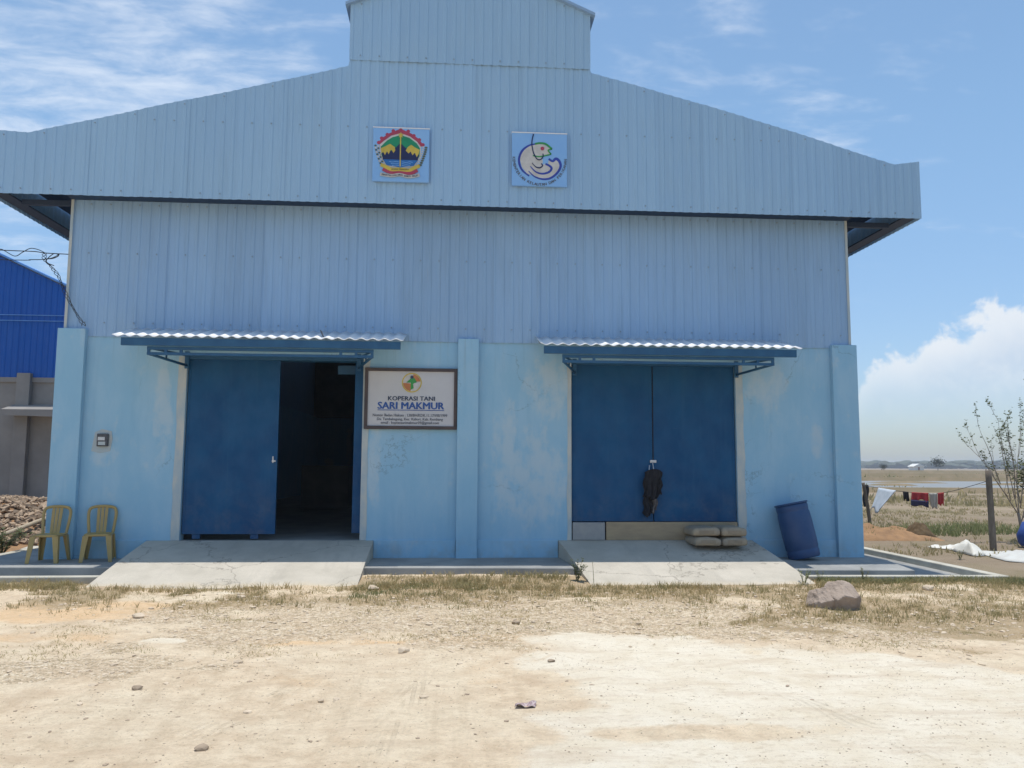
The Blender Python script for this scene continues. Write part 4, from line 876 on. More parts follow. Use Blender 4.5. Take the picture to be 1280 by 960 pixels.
# ------------------------------------------------------------------ cement sacks
def sack(c, size, label, seed):
    rr = random.Random(seed); b = MB(); nu, nv = 18, 12; vs = []; hx, hy, hz = (q / 2 for q in size)
    for j in range(nv + 1):
        ph = -math.pi / 2 + math.pi * j / nv
        for i in range(nu * 2):
            th = 2 * math.pi * i / (nu * 2)
            pw = lambda q, e: math.copysign(abs(q) ** e, q)
            x_ = hx * pw(math.cos(ph), .24) * pw(math.cos(th), .18); y_ = hy * pw(math.cos(ph), .26) * pw(math.sin(th), .18); z_ = hz * pw(math.sin(ph), .6)
            e = fbm(np.array([x_ * 9 + seed * 3.3]), np.array([y_ * 9 + seed]), 3)[0] - .5
            z_ += e * 0.05 * (1 if z_ > 0 else .4); z_ -= 0.02 * (abs(x_ / hx) ** 4) * (z_ > 0)
            vs.append((c[0] + x_ * (1 + e * .05), c[1] + y_ * (1 + e * .05), c[2] + z_))
    n = nu * 2
    b.add(vs, [(j * n + i, j * n + (i + 1) % n, (j + 1) * n + (i + 1) % n, (j + 1) * n + i) for j in range(nv) for i in range(n)], True)
    t = thing('cement_sack', label, 'sack', (c[0], c[1], c[2] - hz), 'cement sacks by the right door')
    b.build('bag', M['sack'], t)
    MB().box(c[0] - hx * .55, c[0] + hx * .5, c[1] - hy * 1.012, c[1] - hy * 0.9, c[2] - hz * .35, c[2] + hz * .35).build('print_band', M['sack_ink'], t)
sack((3.56, -0.34, 0.43), (0.42, 0.56, 0.135), 'tan cement sack at the lower left of the stacked four', 1)
sack((3.97, -0.34, 0.43), (0.39, 0.56, 0.135), 'tan cement sack at the lower right of the stacked four', 2)
sack((3.55, -0.30, 0.57), (0.43, 0.56, 0.135), 'tan cement sack at the top left of the stacked four', 3)
sack((3.97, -0.32, 0.57), (0.39, 0.56, 0.14), 'tan cement sack at the top right of the stacked four', 4)

# ------------------------------------------------------------------ jacket hung on the door hasp
jk = thing('hanging_jacket', 'black jacket with a grey lining hung on the lock of the right door', 'jacket', (2.86, -0.02, 0.78))
def drape(x0, x1, xb0, xb1, zt, zb, y0, dep, seed, folds=3.0):
    def fn(u, v):
        xt = x0 + (x1 - x0) * u; xb = xb0 + (xb1 - xb0) * u; x = xt + (xb - xt) * v
        z = zt + (zb - zt) * v + 0.03 * math.sin(u * 6 + seed) * v - (0.05 * (2 * u - 1) ** 2 * (1 - v))
        y = y0 - dep * (0.35 + 0.65 * math.sin(math.pi * min(max(u, 0.0), 1))) - 0.022 * math.sin(u * folds * 2 * math.pi + seed + v * 1.5) * (0.3 + v)
        x += 0.015 * math.sin(v * 9 + seed)
        return (x, y, z)
    return MB().grid(fn, 22, 26)
drape(2.745, 3.02, 2.715, 2.94, 1.50, 1.05, 0.02, 0.10, 0.5).build('shoulders', M['cloth_dark'], jk, solid=0.02)
drape(2.735, 2.87, 2.73, 2.85, 1.12, 0.78, 0.035, 0.08, 1.7, 2).build('sleeve', M['cloth_dark'], jk, solid=0.02)
drape(2.84, 2.95, 2.855, 2.945, 1.18, 0.84, 0.04, 0.06, 2.9, 1.5).build('lining', M['cloth_grey'], jk, solid=0.015)
drape(2.93, 3.03, 2.95, 3.02, 1.40, 1.12, 0.045, 0.07, 4.1, 1).build('sleeve', M['cloth_dark'], jk, solid=0.02)

# ------------------------------------------------------------------ boulder and single stones
def rocky(c, size, seed, name, m, planes=16, sub=4, rough=0.05, dmin=0.6):
    rr = np.random.default_rng(seed); bm = bmesh.new(); bmesh.ops.create_icosphere(bm, subdivisions=sub, radius=1)
    if isinstance(planes, list): FP = planes; planes = len(FP)
    else: FP = None
    N = rr.normal(size=(planes, 3)); N /= np.linalg.norm(N, axis=1)[:, None]; Dd = rr.uniform(dmin, 0.95, planes)
    if FP: N = np.array([p_[0] for p_ in FP], float); N /= np.linalg.norm(N, axis=1)[:, None]; Dd = np.array([p_[1] for p_ in FP])
    vs = np.array([v.co[:] for v in bm.verts]); q = vs @ N.T; q = np.where(q > 0.05, Dd / np.maximum(q, 0.05), 9).min(1)
    q = np.minimum(q, 1.1)
    n1 = fbm(vs[:, 0] * 3 + vs[:, 2] * 2 + seed, vs[:, 1] * 3 - vs[:, 2] + 5, 4) - .5
    vs = vs * (q + n1 * rough * 2)[:, None] * np.array(size) / 2 + np.array(c)
    fs = [tuple(v.index for v in f.verts) for f in bm.faces]; bm.free()
    return MB().add(vs, fs, False)
FR = [((0, -.92, -.38), .62), ((.15, -.62, .77), .74), ((-.6, -.35, .72), .80), ((.75, -.25, .6), .80), ((.1, .3, .95), .84), ((0, 1, .1), .85), ((-.95, -.2, -.2), .8), ((.93, -.3, -.2), .82), ((.5, -.8, -.3), .70)]
FL = [((-.2, -.93, -.3), .68), ((-.35, -.6, .72), .66), ((.3, -.5, .8), .72), ((-.85, -.1, .5), .70), ((0, .3, .95), .74), ((-.9, -.4, -.2), .75), ((.9, 0, .3), .85), ((0, 1, 0), .85)]
rk = rocky((4.07, -3.74, 0.075), (0.40, 0.46, 0.50), 21, 'boulder', M['rock'], FR, 5, 0.06)
r2 = rocky((3.88, -3.68, 0.05), (0.35, 0.42, 0.42), 33, 'boulder', M['rock'], FL, 5, 0.09); rk.add(r2.v, r2.f)
tag(rk.build('boulder', M['rock']), 'big grey brown boulder lying in the yard in front of the right ramp', 'boulder')
for (x_, y_, s_, m_, lab) in ((-2.34, -6.72, .06, 'stone_dark', 'small brown stone on the cream sand at lower left'),
        (-1.58, -7.83, .06, 'stone_dark', 'small brown stone nearest the bottom edge, left of centre'), (0.4, -4.46, .08, 'stone_dark', 'reddish brown stone in the gravel in front of the white sand'),
        (-0.61, -5.66, .085, 'stone', 'pale squarish stone lying on the sand left of centre'), (0.56, -6.06, .045, 'stone_dark', 'dark grey stone on the upper left of the white sand'),
        (-2.71, -2.66, .09, 'stone', 'pale stone just in front of the left ramp'), (5.78, -2.5, .13, 'stone', 'flat white stone in the grass right of the boulder'),
        (-3.37, -4.0, .10, 'stone', 'pale stone amid the orange sand on the left'), (-1.2, -2.35, .12, 'stone', 'pale stone in dry grass near the right toe of the left ramp')):
    z_ = gz(x_, y_); o = rocky((x_, y_, z_ + s_ * .18), (s_ * 1.3, s_, s_ * .7), int(abs(x_) * 100), 'stone', None, 10, 2, .04)
    tag(o.build('stone', M[m_]), lab, 'stone', 'single stones in the yard')
wr = MB().grid(lambda u, v: (0.185 + 0.13 * u + 0.02 * v, -7.23 + 0.085 * v, 0.012 + gz(0.25, -7.2) + 0.012 * math.sin(u * 9) * (1 - v * .4) + 0.012 * math.sin(v * 5 + u * 4)), 9, 6)
tag(wr.build('food_wrapper', M['wrapper'], solid=0.002), 'crumpled reddish brown wrapper on the pale sand', 'wrapper')

# gravel (nobody could count it): one mesh
ICO = None
bm = bmesh.new(); bmesh.ops.create_icosphere(bm, subdivisions=1, radius=1)
iv = np.array([v.co[:] for v in bm.verts]); if_ = np.array([[v.index for v in f.verts] for f in bm.faces]); bm.free()
def scatter(n, x0, x1, y0, y1, dens, seed):
    rr = np.random.default_rng(seed); x = rr.uniform(x0, x1, n); y = rr.uniform(y0, y1, n)
    k = rr.random(n) < dens(x, y); return x[k], y[k], rr
def stones(n, x0, x1, y0, y1, dens, seed, smin, smax, name, m):
    x, y, rr = scatter(n, x0, x1, y0, y1, dens, seed); k = len(x)
    s = smin * (smax / smin) ** (rr.random(k) ** 2.2)
    jit = 1 + rr.normal(0, .18, (k, 12, 1)); sc = s[:, None] * rr.uniform([.8, .7, .22], [1.5, 1.1, .55], (k, 3))
    a = rr.uniform(0, 6.28, k); v = iv[None] * jit * sc[:, None, :]
    vx = v[..., 0] * np.cos(a)[:, None] - v[..., 1] * np.sin(a)[:, None]; vy = v[..., 0] * np.sin(a)[:, None] + v[..., 1] * np.cos(a)[:, None]
    z = ground_h(x, y) + sc[:, 2] * 0.25
    Vv = np.stack([vx + x[:, None], vy + y[:, None], v[..., 2] + z[:, None]], -1).reshape(-1, 3)
    Q = (if_[None] + 12 * np.arange(k)[:, None, None]).reshape(-1, 3)
    o = bpy.data.objects.new(name, np_mesh(name, Vv, Q, m, False)); C.objects.link(o); return tag(o, kind='stuff')
def onyard(x, y): 
    f = np.interp(x, [-7.5, -4.8, -1.44, 0, 1.44, 4.6, 7.5], [-1.65, -1.65, -1.42, -1.41, -1.45, -1.56, -1.66]); r1 = ((x > -4.85) & (x < -1.35) | (x > 1.3) & (x < 4.7)) & (y > -2.08)
    return (y < f) & ~r1
def dg(x, y):
    w_, o_, g_, s_, f_ = masks(x, y); return (0.05 + 0.95 * g_ + 0.25 * s_) * (1 - .93 * w_) * onyard(x, y)
stones(19000, -8, 9.5, -7.2, -1.5, dg, 3, .005, .030, 'gravel', M['stone'])
stones(2600, -6, 7, -8.6, -2.0, lambda x, y: 0.35 * onyard(x, y) * (1 - 0.7 * masks(x, y)[0]), 4, .005, .02, 'grit', M['stone_dark'])

stones(11000, -4, 4.5, -8.7, -4.2, lambda x, y: .3 + .7 * sstep(fbm(x * 2, y * 2, 4), .42, .62), 44, .0022, .0075, 'fine_grit', M['stone_dark'])

# ------------------------------------------------------------------ grasses and weeds
def blades(n, x0, x1, y0, y1, dens, seed, hmin, hmax, wd, name, m, lean=0.6, tuft=0.0, kind='stuff'):
    x, y, rr = scatter(n, x0, x1, y0, y1, dens, seed); k = len(x)
    if tuft: per = 7; x = np.repeat(x, per) + rr.normal(0, tuft, k * per); y = np.repeat(y, per) + rr.normal(0, tuft, k * per); k = len(x)
    h = rr.uniform(hmin, hmax, k); a = rr.uniform(0, 6.28, k); z = ground_h(x, y) - .005
    l = rr.uniform(.1, lean, k) * h; b = rr.uniform(0, 6.28, k)
    P = lambda px, py, pz: np.stack([px, py, pz], -1)
    cx_, sx_ = np.cos(a) * wd, np.sin(a) * wd
    p0 = P(x - cx_, y - sx_, z); p1 = P(x + cx_, y + sx_, z)
    mx, my = x + np.cos(b) * l * .4, y + np.sin(b) * l * .4
    p2 = P(mx + cx_ * .7, my + sx_ * .7, z + h * .6); p3 = P(mx - cx_ * .7, my - sx_ * .7, z + h * .6); p4 = P(x + np.cos(b) * l, y + np.sin(b) * l, z + h)
    Vv = np.stack([p0, p1, p2, p3, p4], 1).reshape(-1, 3); o5 = 5 * np.arange(k)[:, None]
    Q = np.concatenate([o5 + [0, 1, 2], o5 + [0, 2, 3], o5 + [3, 2, 4]], 0)
    o = bpy.data.objects.new(name, np_mesh(name, Vv, Q, m, False)); C.objects.link(o); return tag(o, kind=kind)
blades(9500, -8.5, 9.5, -4.6, -1.45, lambda x, y: masks(x, y)[3] ** 1.5 * onyard(x, y) * .8, 21, .02, .075, .004, 'dry_grass', M['grass_dry'], 1.1, .03)
blades(12000, -8.5, 9.5, -5.8, -1.5, lambda x, y: np.clip(.25 * masks(x, y)[3] + sstep(fbm(x * 1.7 + 5, y * 2.2, 4), .48, .66) * (1 - masks(x, y)[0]), 0, 1) * onyard(x, y), 31, .008, .03, .003, 'straw_litter', M['grass_dry'], 3.2, .05)
blades(4600, -8.5, 9.5, -2.35, -1.4, lambda x, y: sstep(fbm(x * 1.1, y * 2, 4), .45, .6) * onyard(x, y), 22, .03, .11, .004, 'kerb_grass', M['grass_dry'], 1.2, .025)
blades(1100, -1.4, 1.5, -3.0, -1.65, lambda x, y: sstep(fbm(x * 1.6 + 3, y * 2.4, 4), .5, .62) * onyard(x, y), 23, .015, .05, .004, 'green_grass', M['grass_green'], .8, .03)
blades(6500, 4.7, 9.6, -3.2, -1.0, lambda x, y: sstep(np.exp(-((y + 1.65 + np.maximum(x - 6.3, 0) * 0.35) / .34) ** 2) + .7 * fbm(x * 2, y * 2, 4) - .35, .35, .7) * ((x > 7.55) | (y < -1.58 - .03 * (x - 4.6))), 24, .025, .085, .005, 'verge_grass', M['grass_green'], .8, .035)
blades(950, 7.6, 13.5, 3.4, 9.5, lambda x, y: sstep(np.exp(-((y - 5.6 - (x - 9) * .35) / 1.3) ** 2) + .8 * fbm(x, y, 4) - .4, .35, .75) * (x > 7.9), 25, .06, .26, .012, 'weed_patch', M['weed'], .9, .07)
blades(7000, 7.6, 32, 0.5, 30, lambda x, y: sstep(fbm(x * .5, y * .5, 4), .42, .6) * (x > 7.7), 26, .03, .12, .010, 'stubble', M['grass_dry'], 1.0, .06)
def leafy(x_, y_, h, n, label, seed, m='weed', name='weed', z0=None, spread=.12, leaf=.028):
    rr = random.Random(seed); z_ = gz(x_, y_) if z0 is None else z0
    t = thing(name, label, 'weed', (x_, y_, z_), 'small weeds in the yard')
    b = MB(); L = MB()
    for k in range(n):
        a = rr.uniform(0, 6.28); hh = h * rr.uniform(.6, 1); tip = Vector((x_ + math.cos(a) * spread * rr.uniform(.4, 1.2), y_ + math.sin(a) * spread * rr.uniform(.3, 1), z_ + hh)); b0 = Vector((x_, y_, z_ - .02)); md = b0.lerp(tip, .5) + Vector((0, 0, hh * .15))
        P = smooth_path([b0, md, tip], 4); b.tube(P, [0.004 - .0025 * q / len(P) for q in range(len(P))], 5)
        for q in P[2:]:
            for _ in range(3):
                an = rr.uniform(0, 6.28); u = Vector((math.cos(an), math.sin(an), rr.uniform(-.2, .7))).normalized() * leaf * rr.uniform(.6, 1.3); s_ = u.cross(Vector((0, 0, 1))).normalized() * leaf * .3
                L.add([q, q + u * .5 + s_, q + u, q + u * .5 - s_], [(0, 1, 2, 3)])
    b.build('stem', M['weed'], t); tag(L.build('foliage', M[m], t), kind='stuff'); return t
leafy(4.40, -1.98, .20, 7, 'sprig of weeds over the right toe of the right ramp', 1, spread=.2)
leafy(4.72, -1.75, .15, 4, 'weed between the right ramp and the boulder', 2, spread=.12)
leafy(5.35, -1.72, .20, 4, 'weed by the kerb behind the boulder', 3, spread=.06)
leafy(1.42, -1.72, .30, 9, 'green weed clump at the left edge of the right ramp', 4, 'leaf', spread=.12, leaf=.04)
leafy(1.60, -2.0, .34, 1, 'single tall weed stalk in front of the left toe of the right ramp', 5, 'weed', spread=.03, leaf=.02)
leafy(-7.72, 1.7, .45, 26, 'dark green bush at the left edge beside the rubble heap', 6, 'leaf', 'bush', .03, .42, .06)
leafy(-8.0, 1.3, .38, 20, 'dark green bush at the left edge nearer the kerb', 8, 'leaf', 'bush', .03, .42, .06)
leafy(8.35, 0.8, .16, 5, 'small green weed by the right hand kerb', 7, spread=.08)

# ------------------------------------------------------------------ left neighbour: blue warehouse on a grey wall
nb = thing('blue_warehouse', 'royal blue metal warehouse on a grey rendered wall behind the left corner', 'warehouse', (-14, 8, 0))
NY = 8.0
roofz = lambda x: 6.65 + (-11.58 - x) * 0.461 if x > -15.5 else 8.457 + (x + 15.5) * 0.461
x = -22.5; i = 0
while x < -8.55:
    x1 = min(x + 0.72, -8.5)
    sheet(MB(), x, x1 + .01, 3.60, roofz, NY - 0.006 * (i % 2)).build('cladding_sheet', M['neigh'], nb); x = x1; i += 1
MB().box(-22.5, -8.5, NY + 0.02, NY + 0.22, -0.05, 3.62).build('wall', M['neigh_wall'], nb)
MB().box(-22.5, -8.5, NY - 0.03, NY + 0.018, 3.50, 3.62).build('coping', M['neigh_wall'], nb)
for xx in (-10.75, -15.0, -19.5): MB().box(xx - .16, xx + .16, NY - 0.14, NY + 0.018, -0.05, 3.72).build('pilaster', M['neigh_wall'], nb, bevel=.01)
MB().add([(-10.98, NY - .6, 2.80), (-8.5, NY - .6, 2.80), (-8.5, NY - .03, 2.95), (-10.98, NY - .03, 2.95), (-10.98, NY - .6, 2.66), (-8.5, NY - .6, 2.60), (-8.5, NY - .03, 2.60), (-10.98, NY - .03, 2.72)], [(0, 1, 2, 3), (4, 7, 6, 5), (0, 4, 5, 1), (1, 5, 6, 2), (2, 6, 7, 3), (3, 7, 4, 0)]).build('ledge', M['neigh_wall'], nb)
for zz in (5.02, 5.16): MB().box(-22.4, -8.5, NY - 0.05, NY - 0.026, zz, zz + .018).build('seam_bar', M['neigh_trim'], nb)
for s_, (xa, xb) in ((0, (-15.5, -8.3)), (1, (-22.7, -15.5))):
    za, zb_ = roofz(xa) + .03, roofz(xb) + .03
    MB().add([(xa, NY - .12, za), (xb, NY - .12, zb_), (xb, 26, zb_), (xa, 26, za), (xa, NY - .12, za + .05), (xb, NY - .12, zb_ + .05), (xb, 26, zb_ + .05), (xa, 26, za + .05)], [(0, 1, 2, 3), (4, 7, 6, 5), (0, 4, 5, 1), (2, 6, 7, 3), (0, 3, 7, 4), (1, 5, 6, 2)]).build('roof', M['neigh_trim'], nb)
MB().box(-8.7, -8.5, NY + .22, 26, -.05, 5.2).build('wall', M['neigh_wall'], nb)
# rubble heap
rh = thing('rubble_heap', 'heap of brown broken rubble against the grey wall on the left', 'rubble heap', (-9.5, 4.5, 0))
def heap_z(x, y): return 0.80 * np.exp(-(((x + 9.6) / 2.4) ** 2 + ((y - 5.0) / 1.9) ** 2) ** 1.4) + 0.10 * (fbm(x * 2, y * 2, 3) - .5)
hb = MB().grid(lambda u, v: (-13 + 6.0 * u, 1.2 + 6.6 * v, float(heap_z(np.array([-13 + 6.0 * u]), np.array([1.2 + 6.6 * v]))[0]) - .03 - .25 * (u > .97)), 50, 50); hb.build('mound', M['soil'], rh)
rr = np.random.default_rng(5); b = MB()
for k in range(4200):
    x_ = rr.uniform(-11.6, -7.6); y_ = rr.uniform(2.2, 7.2); z_ = float(heap_z(np.array([x_]), np.array([y_]))[0])
    if z_ < 0.08: continue
    s_ = rr.uniform(.04, .12); b.obox((x_, y_, z_ + .01), (s_ * rr.uniform(.8, 1.8), s_ * rr.uniform(.5, 1), s_ * .4), (rr.uniform(-.6, .6), rr.uniform(-.6, .6), rr.uniform(0, 3.1)))
tag(b.build('rubble_pieces', M['rubble'], rh), kind='stuff')
tag(MB().tube([(-8.35, 1.85, .10), (-8.02, 3.9, .50)], .045, 8).build('timber_pole', M['plank']), 'pale timber pole lying on the near slope of the rubble heap', 'pole')
tag(MB().obox((-7.62, 2.5, .03), (.28, .5, .05), (0, 0, .2)).build('broken_slab', M['kerb'], bevel=.01), 'white broken concrete slab between the kerb and the rubble heap', 'slab')

# ------------------------------------------------------------------ right hand side: soil, posts, line, tarps, shrub
def mound(cx_, cy_, rx, ry, h, seed, m, name, label, cat, n=36):
    def fn(u, v):
        x_ = cx_ + (u * 2 - 1) * rx; y_ = cy_ + (v * 2 - 1) * ry; q = max(0, 1 - (u * 2 - 1) ** 2) * max(0, 1 - (v * 2 - 1) ** 2)
        nz = fbm(np.array([x_ * 3 + seed]), np.array([y_ * 3]), 4)[0]
        return (x_, y_, gz(x_, y_) - .03 + h * q ** .45 * (0.1 + 1.5 * nz))
    return tag(MB().grid(fn, n, n).build(name, m), label, cat)
mound(9.0, 5.6, 1.35, 1.5, .24, 2, M['soil'], 'soil_heap', 'low heap of orange soil beside the right wall', 'soil heap', 60)
mound(10.08, 4.9, .27, .3, .34, 5, M['dung'], 'earth_clod', 'dark brown earth clod at the end of the orange soil', 'earth clod')
def post(x_, y_, h, dx_, label, r_=.045):
    t = MB(); P = [(x_, y_, gz(x_, y_) - .2), (x_ + dx_ * .4, y_, h * .45), (x_ + dx_, y_, h)]; t.tube(smooth_path(P, 4), [r_ * 1.1] * 4 + [r_] * 5, 8)
    for zz in (.55, .8): t.tube([(x_ - r_ * 1.2 + dx_ * zz, y_, h * zz), (x_ + r_ * 1.2 + dx_ * zz, y_, h * zz + .02)], .006, 5)
    return tag(t.build('fence_post', M['wood_post']), label, 'post', 'wooden posts of the washing line')
post(11.12, 9.0, 1.12, -.17, 'thin leaning wooden post close to the right edge of the warehouse')
post(9.93, 2.23, 1.50, -.02, 'tall upright wooden post behind the white sheets on the ground', .055)
ln = smooth_path([(10.96, 9.0, 1.05), (10.68, 6.9, .97), (10.45, 5.3, .965), (10.2, 4.0, 1.03), (9.90, 2.23, 1.30)], 6)
tag(MB().tube(ln, .006, 5).build('washing_line', M['cable']), 'thin washing line sagging between the two wooden posts', 'washing line')
def line_at(y_): 
    for a_, b_ in zip(ln, ln[1:]):
        if min(a_.y, b_.y) <= y_ <= max(a_.y, b_.y): return a_.lerp(b_, (y_ - a_.y) / (b_.y - a_.y))
    return ln[0]
def garment(name, ya, yb, drop, m, label, cat, flare=0.0, shift=(0, 0), jag=.03, group='clothes on the washing line'):
    def fn(u, v):
        p = line_at(ya + (yb - ya) * u); 
        e = .02 * math.sin(u * 14 + ya * 5)
        return (p.x + shift[0] * v + e * v, p.y + (u - .5) * flare * v + shift[1] * v, p.z + .008 - (drop + jag * math.sin(u * 9 + ya)) * v)
    return tag(MB().grid(fn, 14, 10).build(name, m, solid=.012), label, cat, group)
garment('hanging_sheet', 7.95, 6.85, .55, M['sheet_blue'], 'pale bluish white sheet hanging askew to the left from the washing line', 'sheet', .35, (-.22, .25), .06)
garment('hanging_shirt', 6.45, 6.15, .20, M['cloth_dark'], 'small black garment between the pale sheet and the red cloth on the washing line', 'garment')
rd = garment('hanging_shirt', 5.95, 5.05, .18, M['red'], 'red and navy shirt hanging from the washing line', 'shirt')
b = MB(); 
def fn(u, v):
    p = line_at(5.98 - .95 * u); return (p.x - .015, p.y, p.z - .17 - (.13 + .02 * math.sin(u * 8)) * v)
nv_ = b.grid(fn, 12, 5).build('shirt_hem', M['navycloth'], rd, solid=.014)
garment('hanging_shirt', 5.0, 4.55, .32, M['whitecloth'], 'off white shirt hanging between the two red garments', 'shirt', .1)
garment('hanging_shirt', 4.5, 4.2, .26, M['red'], 'dark red narrow cloth hanging right of the white shirt on the washing line', 'garment', .0)
tag(MB().grid(lambda u, v: (11.30 + .16 * u + .02 * math.sin(v * 7), 9.7, 1.05 - .62 * v), 6, 10).build('hanging_towel', M['cloth_dark'], solid=.015), 'dark cloth hanging between the warehouse edge and the leaning post', 'cloth')
def tarp(pts, z, seed, m, label):
    P = np.array(pts); c_ = P.mean(0); b = MB(); n = len(P); rings = 9; per = 5; vs = []; D_ = []
    for i in range(n):
        for k in range(per): D_.append(P[i] + (P[(i + 1) % n] - P[i]) * k / per)
    for r_ in range(rings + 1):
        for q in D_:
            p = c_ + (q - c_) * r_ / rings; hh = z * max(0, fbm(np.array([p[0] * 3.2 + seed]), np.array([p[1] * 3.2]), 4)[0] * 2 - .55) * (1 - (r_ / rings) ** 3) 
            vs.append((p[0], p[1], gz(p[0], p[1]) + .012 + hh))
    k = len(D_)
    b.add(vs, [(i * k + j, i * k + (j + 1) % k, (i + 1) * k + (j + 1) % k, (i + 1) * k + j) for i in range(rings) for j in range(k)], True)
    return tag(b.build('ground_sheet', m, solid=.006), label, 'ground sheet', 'white sheets lying on the ground')
tarp([(8.95, 2.75), (9.6, 3.1), (9.95, 3.3), (9.75, 2.6), (9.45, 2.0), (9.15, 1.3), (8.86, 1.15), (8.95, 1.7), (9.0, 2.1)], .22, 3, M['tarp'], 'crumpled white plastic sheet on the ground, the nearer to the warehouse')
tarp([(9.35, 1.95), (9.8, 2.0), (10.3, 1.9), (10.6, 1.2), (10.3, .2), (9.2, .0), (8.95, .5), (9.05, 1.0)], .14, 8, M['tarp2'], 'long off white sheet spread on the ground at the right edge')
bb = MB().lathe([(0.0, 0), (.17, .0), (.22, .06), (.24, .2), (.22, .36), (.14, .46), (.06, .50), (.09, .55), (0, .56)], 18, Matrix.Translation((11.02, 2.7, .02)) @ Matrix.Rotation(R(6), 4, 'Y'))
bb.v = [(x_ + .03 * math.sin(z_ * 20 + y_ * 9), y_ + .03 * math.sin(z_ * 13 + x_ * 7), z_) for x_, y_, z_ in bb.v]
tag(bb.build('blue_bag', M['bluebag']), 'blue sack standing at the right edge behind the white sheets', 'sack')
# bare shrub
sh = thing('bare_shrub', 'nearly leafless slender tree with thin branches at the right edge', 'tree', (11.78, 4.0, 0))
rr = random.Random(12); tb = MB(); bb_ = MB(); lv = MB()
def leaf_at(p, s_):
    an = rr.uniform(0, 6.28); u = Vector((math.cos(an), math.sin(an), rr.uniform(-.6, .6))).normalized() * s_; q = u.cross(Vector((rr.uniform(-1, 1), rr.uniform(-1, 1), 1))).normalized() * s_ * .35
    lv.add([p, p + u * .5 + q, p + u, p + u * .5 - q], [(0, 1, 2, 3)])
def branch(p, d, L, r_, depth):
    P = [p]; q = p.copy(); dd = d.normalized()
    for k in range(6):
        dd = (dd + Vector((rr.uniform(-.13, .13), rr.uniform(-.13, .13), rr.uniform(-.02, .12)))).normalized(); q = q + dd * L / 6; P.append(q.copy())
    bb_.tube(P, [r_ * (1 - .75 * k / 6) for k in range(7)], 6)
    for k in range(2, 7):
        if rr.random() < .6: leaf_at(P[k], rr.uniform(.035, .07))
        if depth and rr.random() < .8:
            e = (dd + Vector((rr.uniform(-.7, .7), rr.uniform(-.6, .6), rr.uniform(0, .5)))).normalized(); branch(P[k], e, L * rr.uniform(.22, .42), r_ * .42, depth - 1)
    for _ in range(3): leaf_at(P[-1] + Vector((rr.uniform(-.05, .05), 0, rr.uniform(-.05, .05))), .05)
tb.tube(smooth_path([(11.82, 4, -.1), (11.80, 4, .2), (11.77, 4, .42), (11.74, 4, .6)], 4), [.038 - .001 * k for k in range(13)], 8); tb.build('trunk', M['bark'], sh)
for tgt, b0 in (((10.55, 3.9, 2.30), (11.75, 4, .55)), ((11.30, 4.2, 2.95), (11.75, 4, .58)), ((10.72, 3.8, 1.75), (11.5, 3.97, .95)), ((10.95, 4.3, 2.65), (11.45, 4.1, 1.2)), ((11.75, 4.1, 2.75), (11.76, 4, .5)), ((12.5, 4.2, 2.5), (11.80, 4, .4)), ((12.3, 3.8, 2.9), (11.8, 4.0, .7)), ((11.55, 3.8, 2.5), (11.7, 4, .9)), ((11.1, 3.7, 2.3), (11.55, 3.95, .85)), ((12.0, 4.3, 2.4), (11.8, 4, .8)), ((13.0, 4.0, 2.0), (11.85, 4, .5))):
    b0 = Vector(b0); d_ = (Vector(tgt) - b0) * .84; branch(b0, d_, d_.length, .0125, 2)
bb_.build('branches', M['bark'], sh)
for _ in range(900):
    a_ = rr.gauss(0, 1), rr.gauss(0, 1), rr.gauss(0, 1); leaf_at(Vector((12.12 + a_[0] * .13, 4.0 + a_[1] * .2, 1.35 + a_[2] * .17)), .07)
tag(lv.build('foliage', M['leaf'], sh), kind='stuff')

# ------------------------------------------------------------------ far field: ponds, bunds, treeline, house
def pond(pts, z=.05): 
    b = MB(); n = len(pts); b.add([(x_, y_, z) for x_, y_ in pts], [tuple(range(n))]); return tag(b.build('pond', M['water']), kind='structure')
pond([(24, 43), (30, 42), (38, 40), (60, 38), (90, 50), (70, 62), (54, 66), (44, 67), (30, 64)], .16)
pond([(60, 84), (130, 80), (150, 92), (66, 95)], .14)
def bund(pts, w_, h, name='bund'):
    b = MB(); q = smooth_path([(x_, y_, 0) for x_, y_ in pts], 8)
    for s_ in range(len(q) - 1):
        d_ = (q[s_ + 1] - q[s_]).normalized(); nrm = Vector((-d_.y, d_.x, 0)) * w_; a_, c_ = q[s_], q[s_ + 1]; up = Vector((0, 0, h)); dn_ = Vector((0, 0, -.2))
        b.add([a_ - nrm + dn_, c_ - nrm + dn_, c_ - nrm * .3 + up, a_ - nrm * .3 + up, a_ + nrm * .3 + up, c_ + nrm * .3 + up, c_ + nrm + dn_, a_ + nrm + dn_], [(0, 1, 2, 3), (3, 2, 5, 4), (4, 5, 6, 7)])
    return tag(b.build(name, M['soil_far']), kind='structure')
M['soil_far'] = mat('bund_earth', (0.26, 0.20, 0.13), (0.20, 0.165, 0.10), 0.97, .5, 0.3, .05, 3, spec=.1)
bund([(15, 36), (40, 35), (80, 36), (140, 48)], 1.0, .32)
bund([(20, 74), (70, 72), (180, 76)], 1.2, .45)
bund([(30, 112), (90, 108), (260, 115)], 1.5, .6)
bund([(40, 190), (150, 185), (420, 196)], 2, .8)
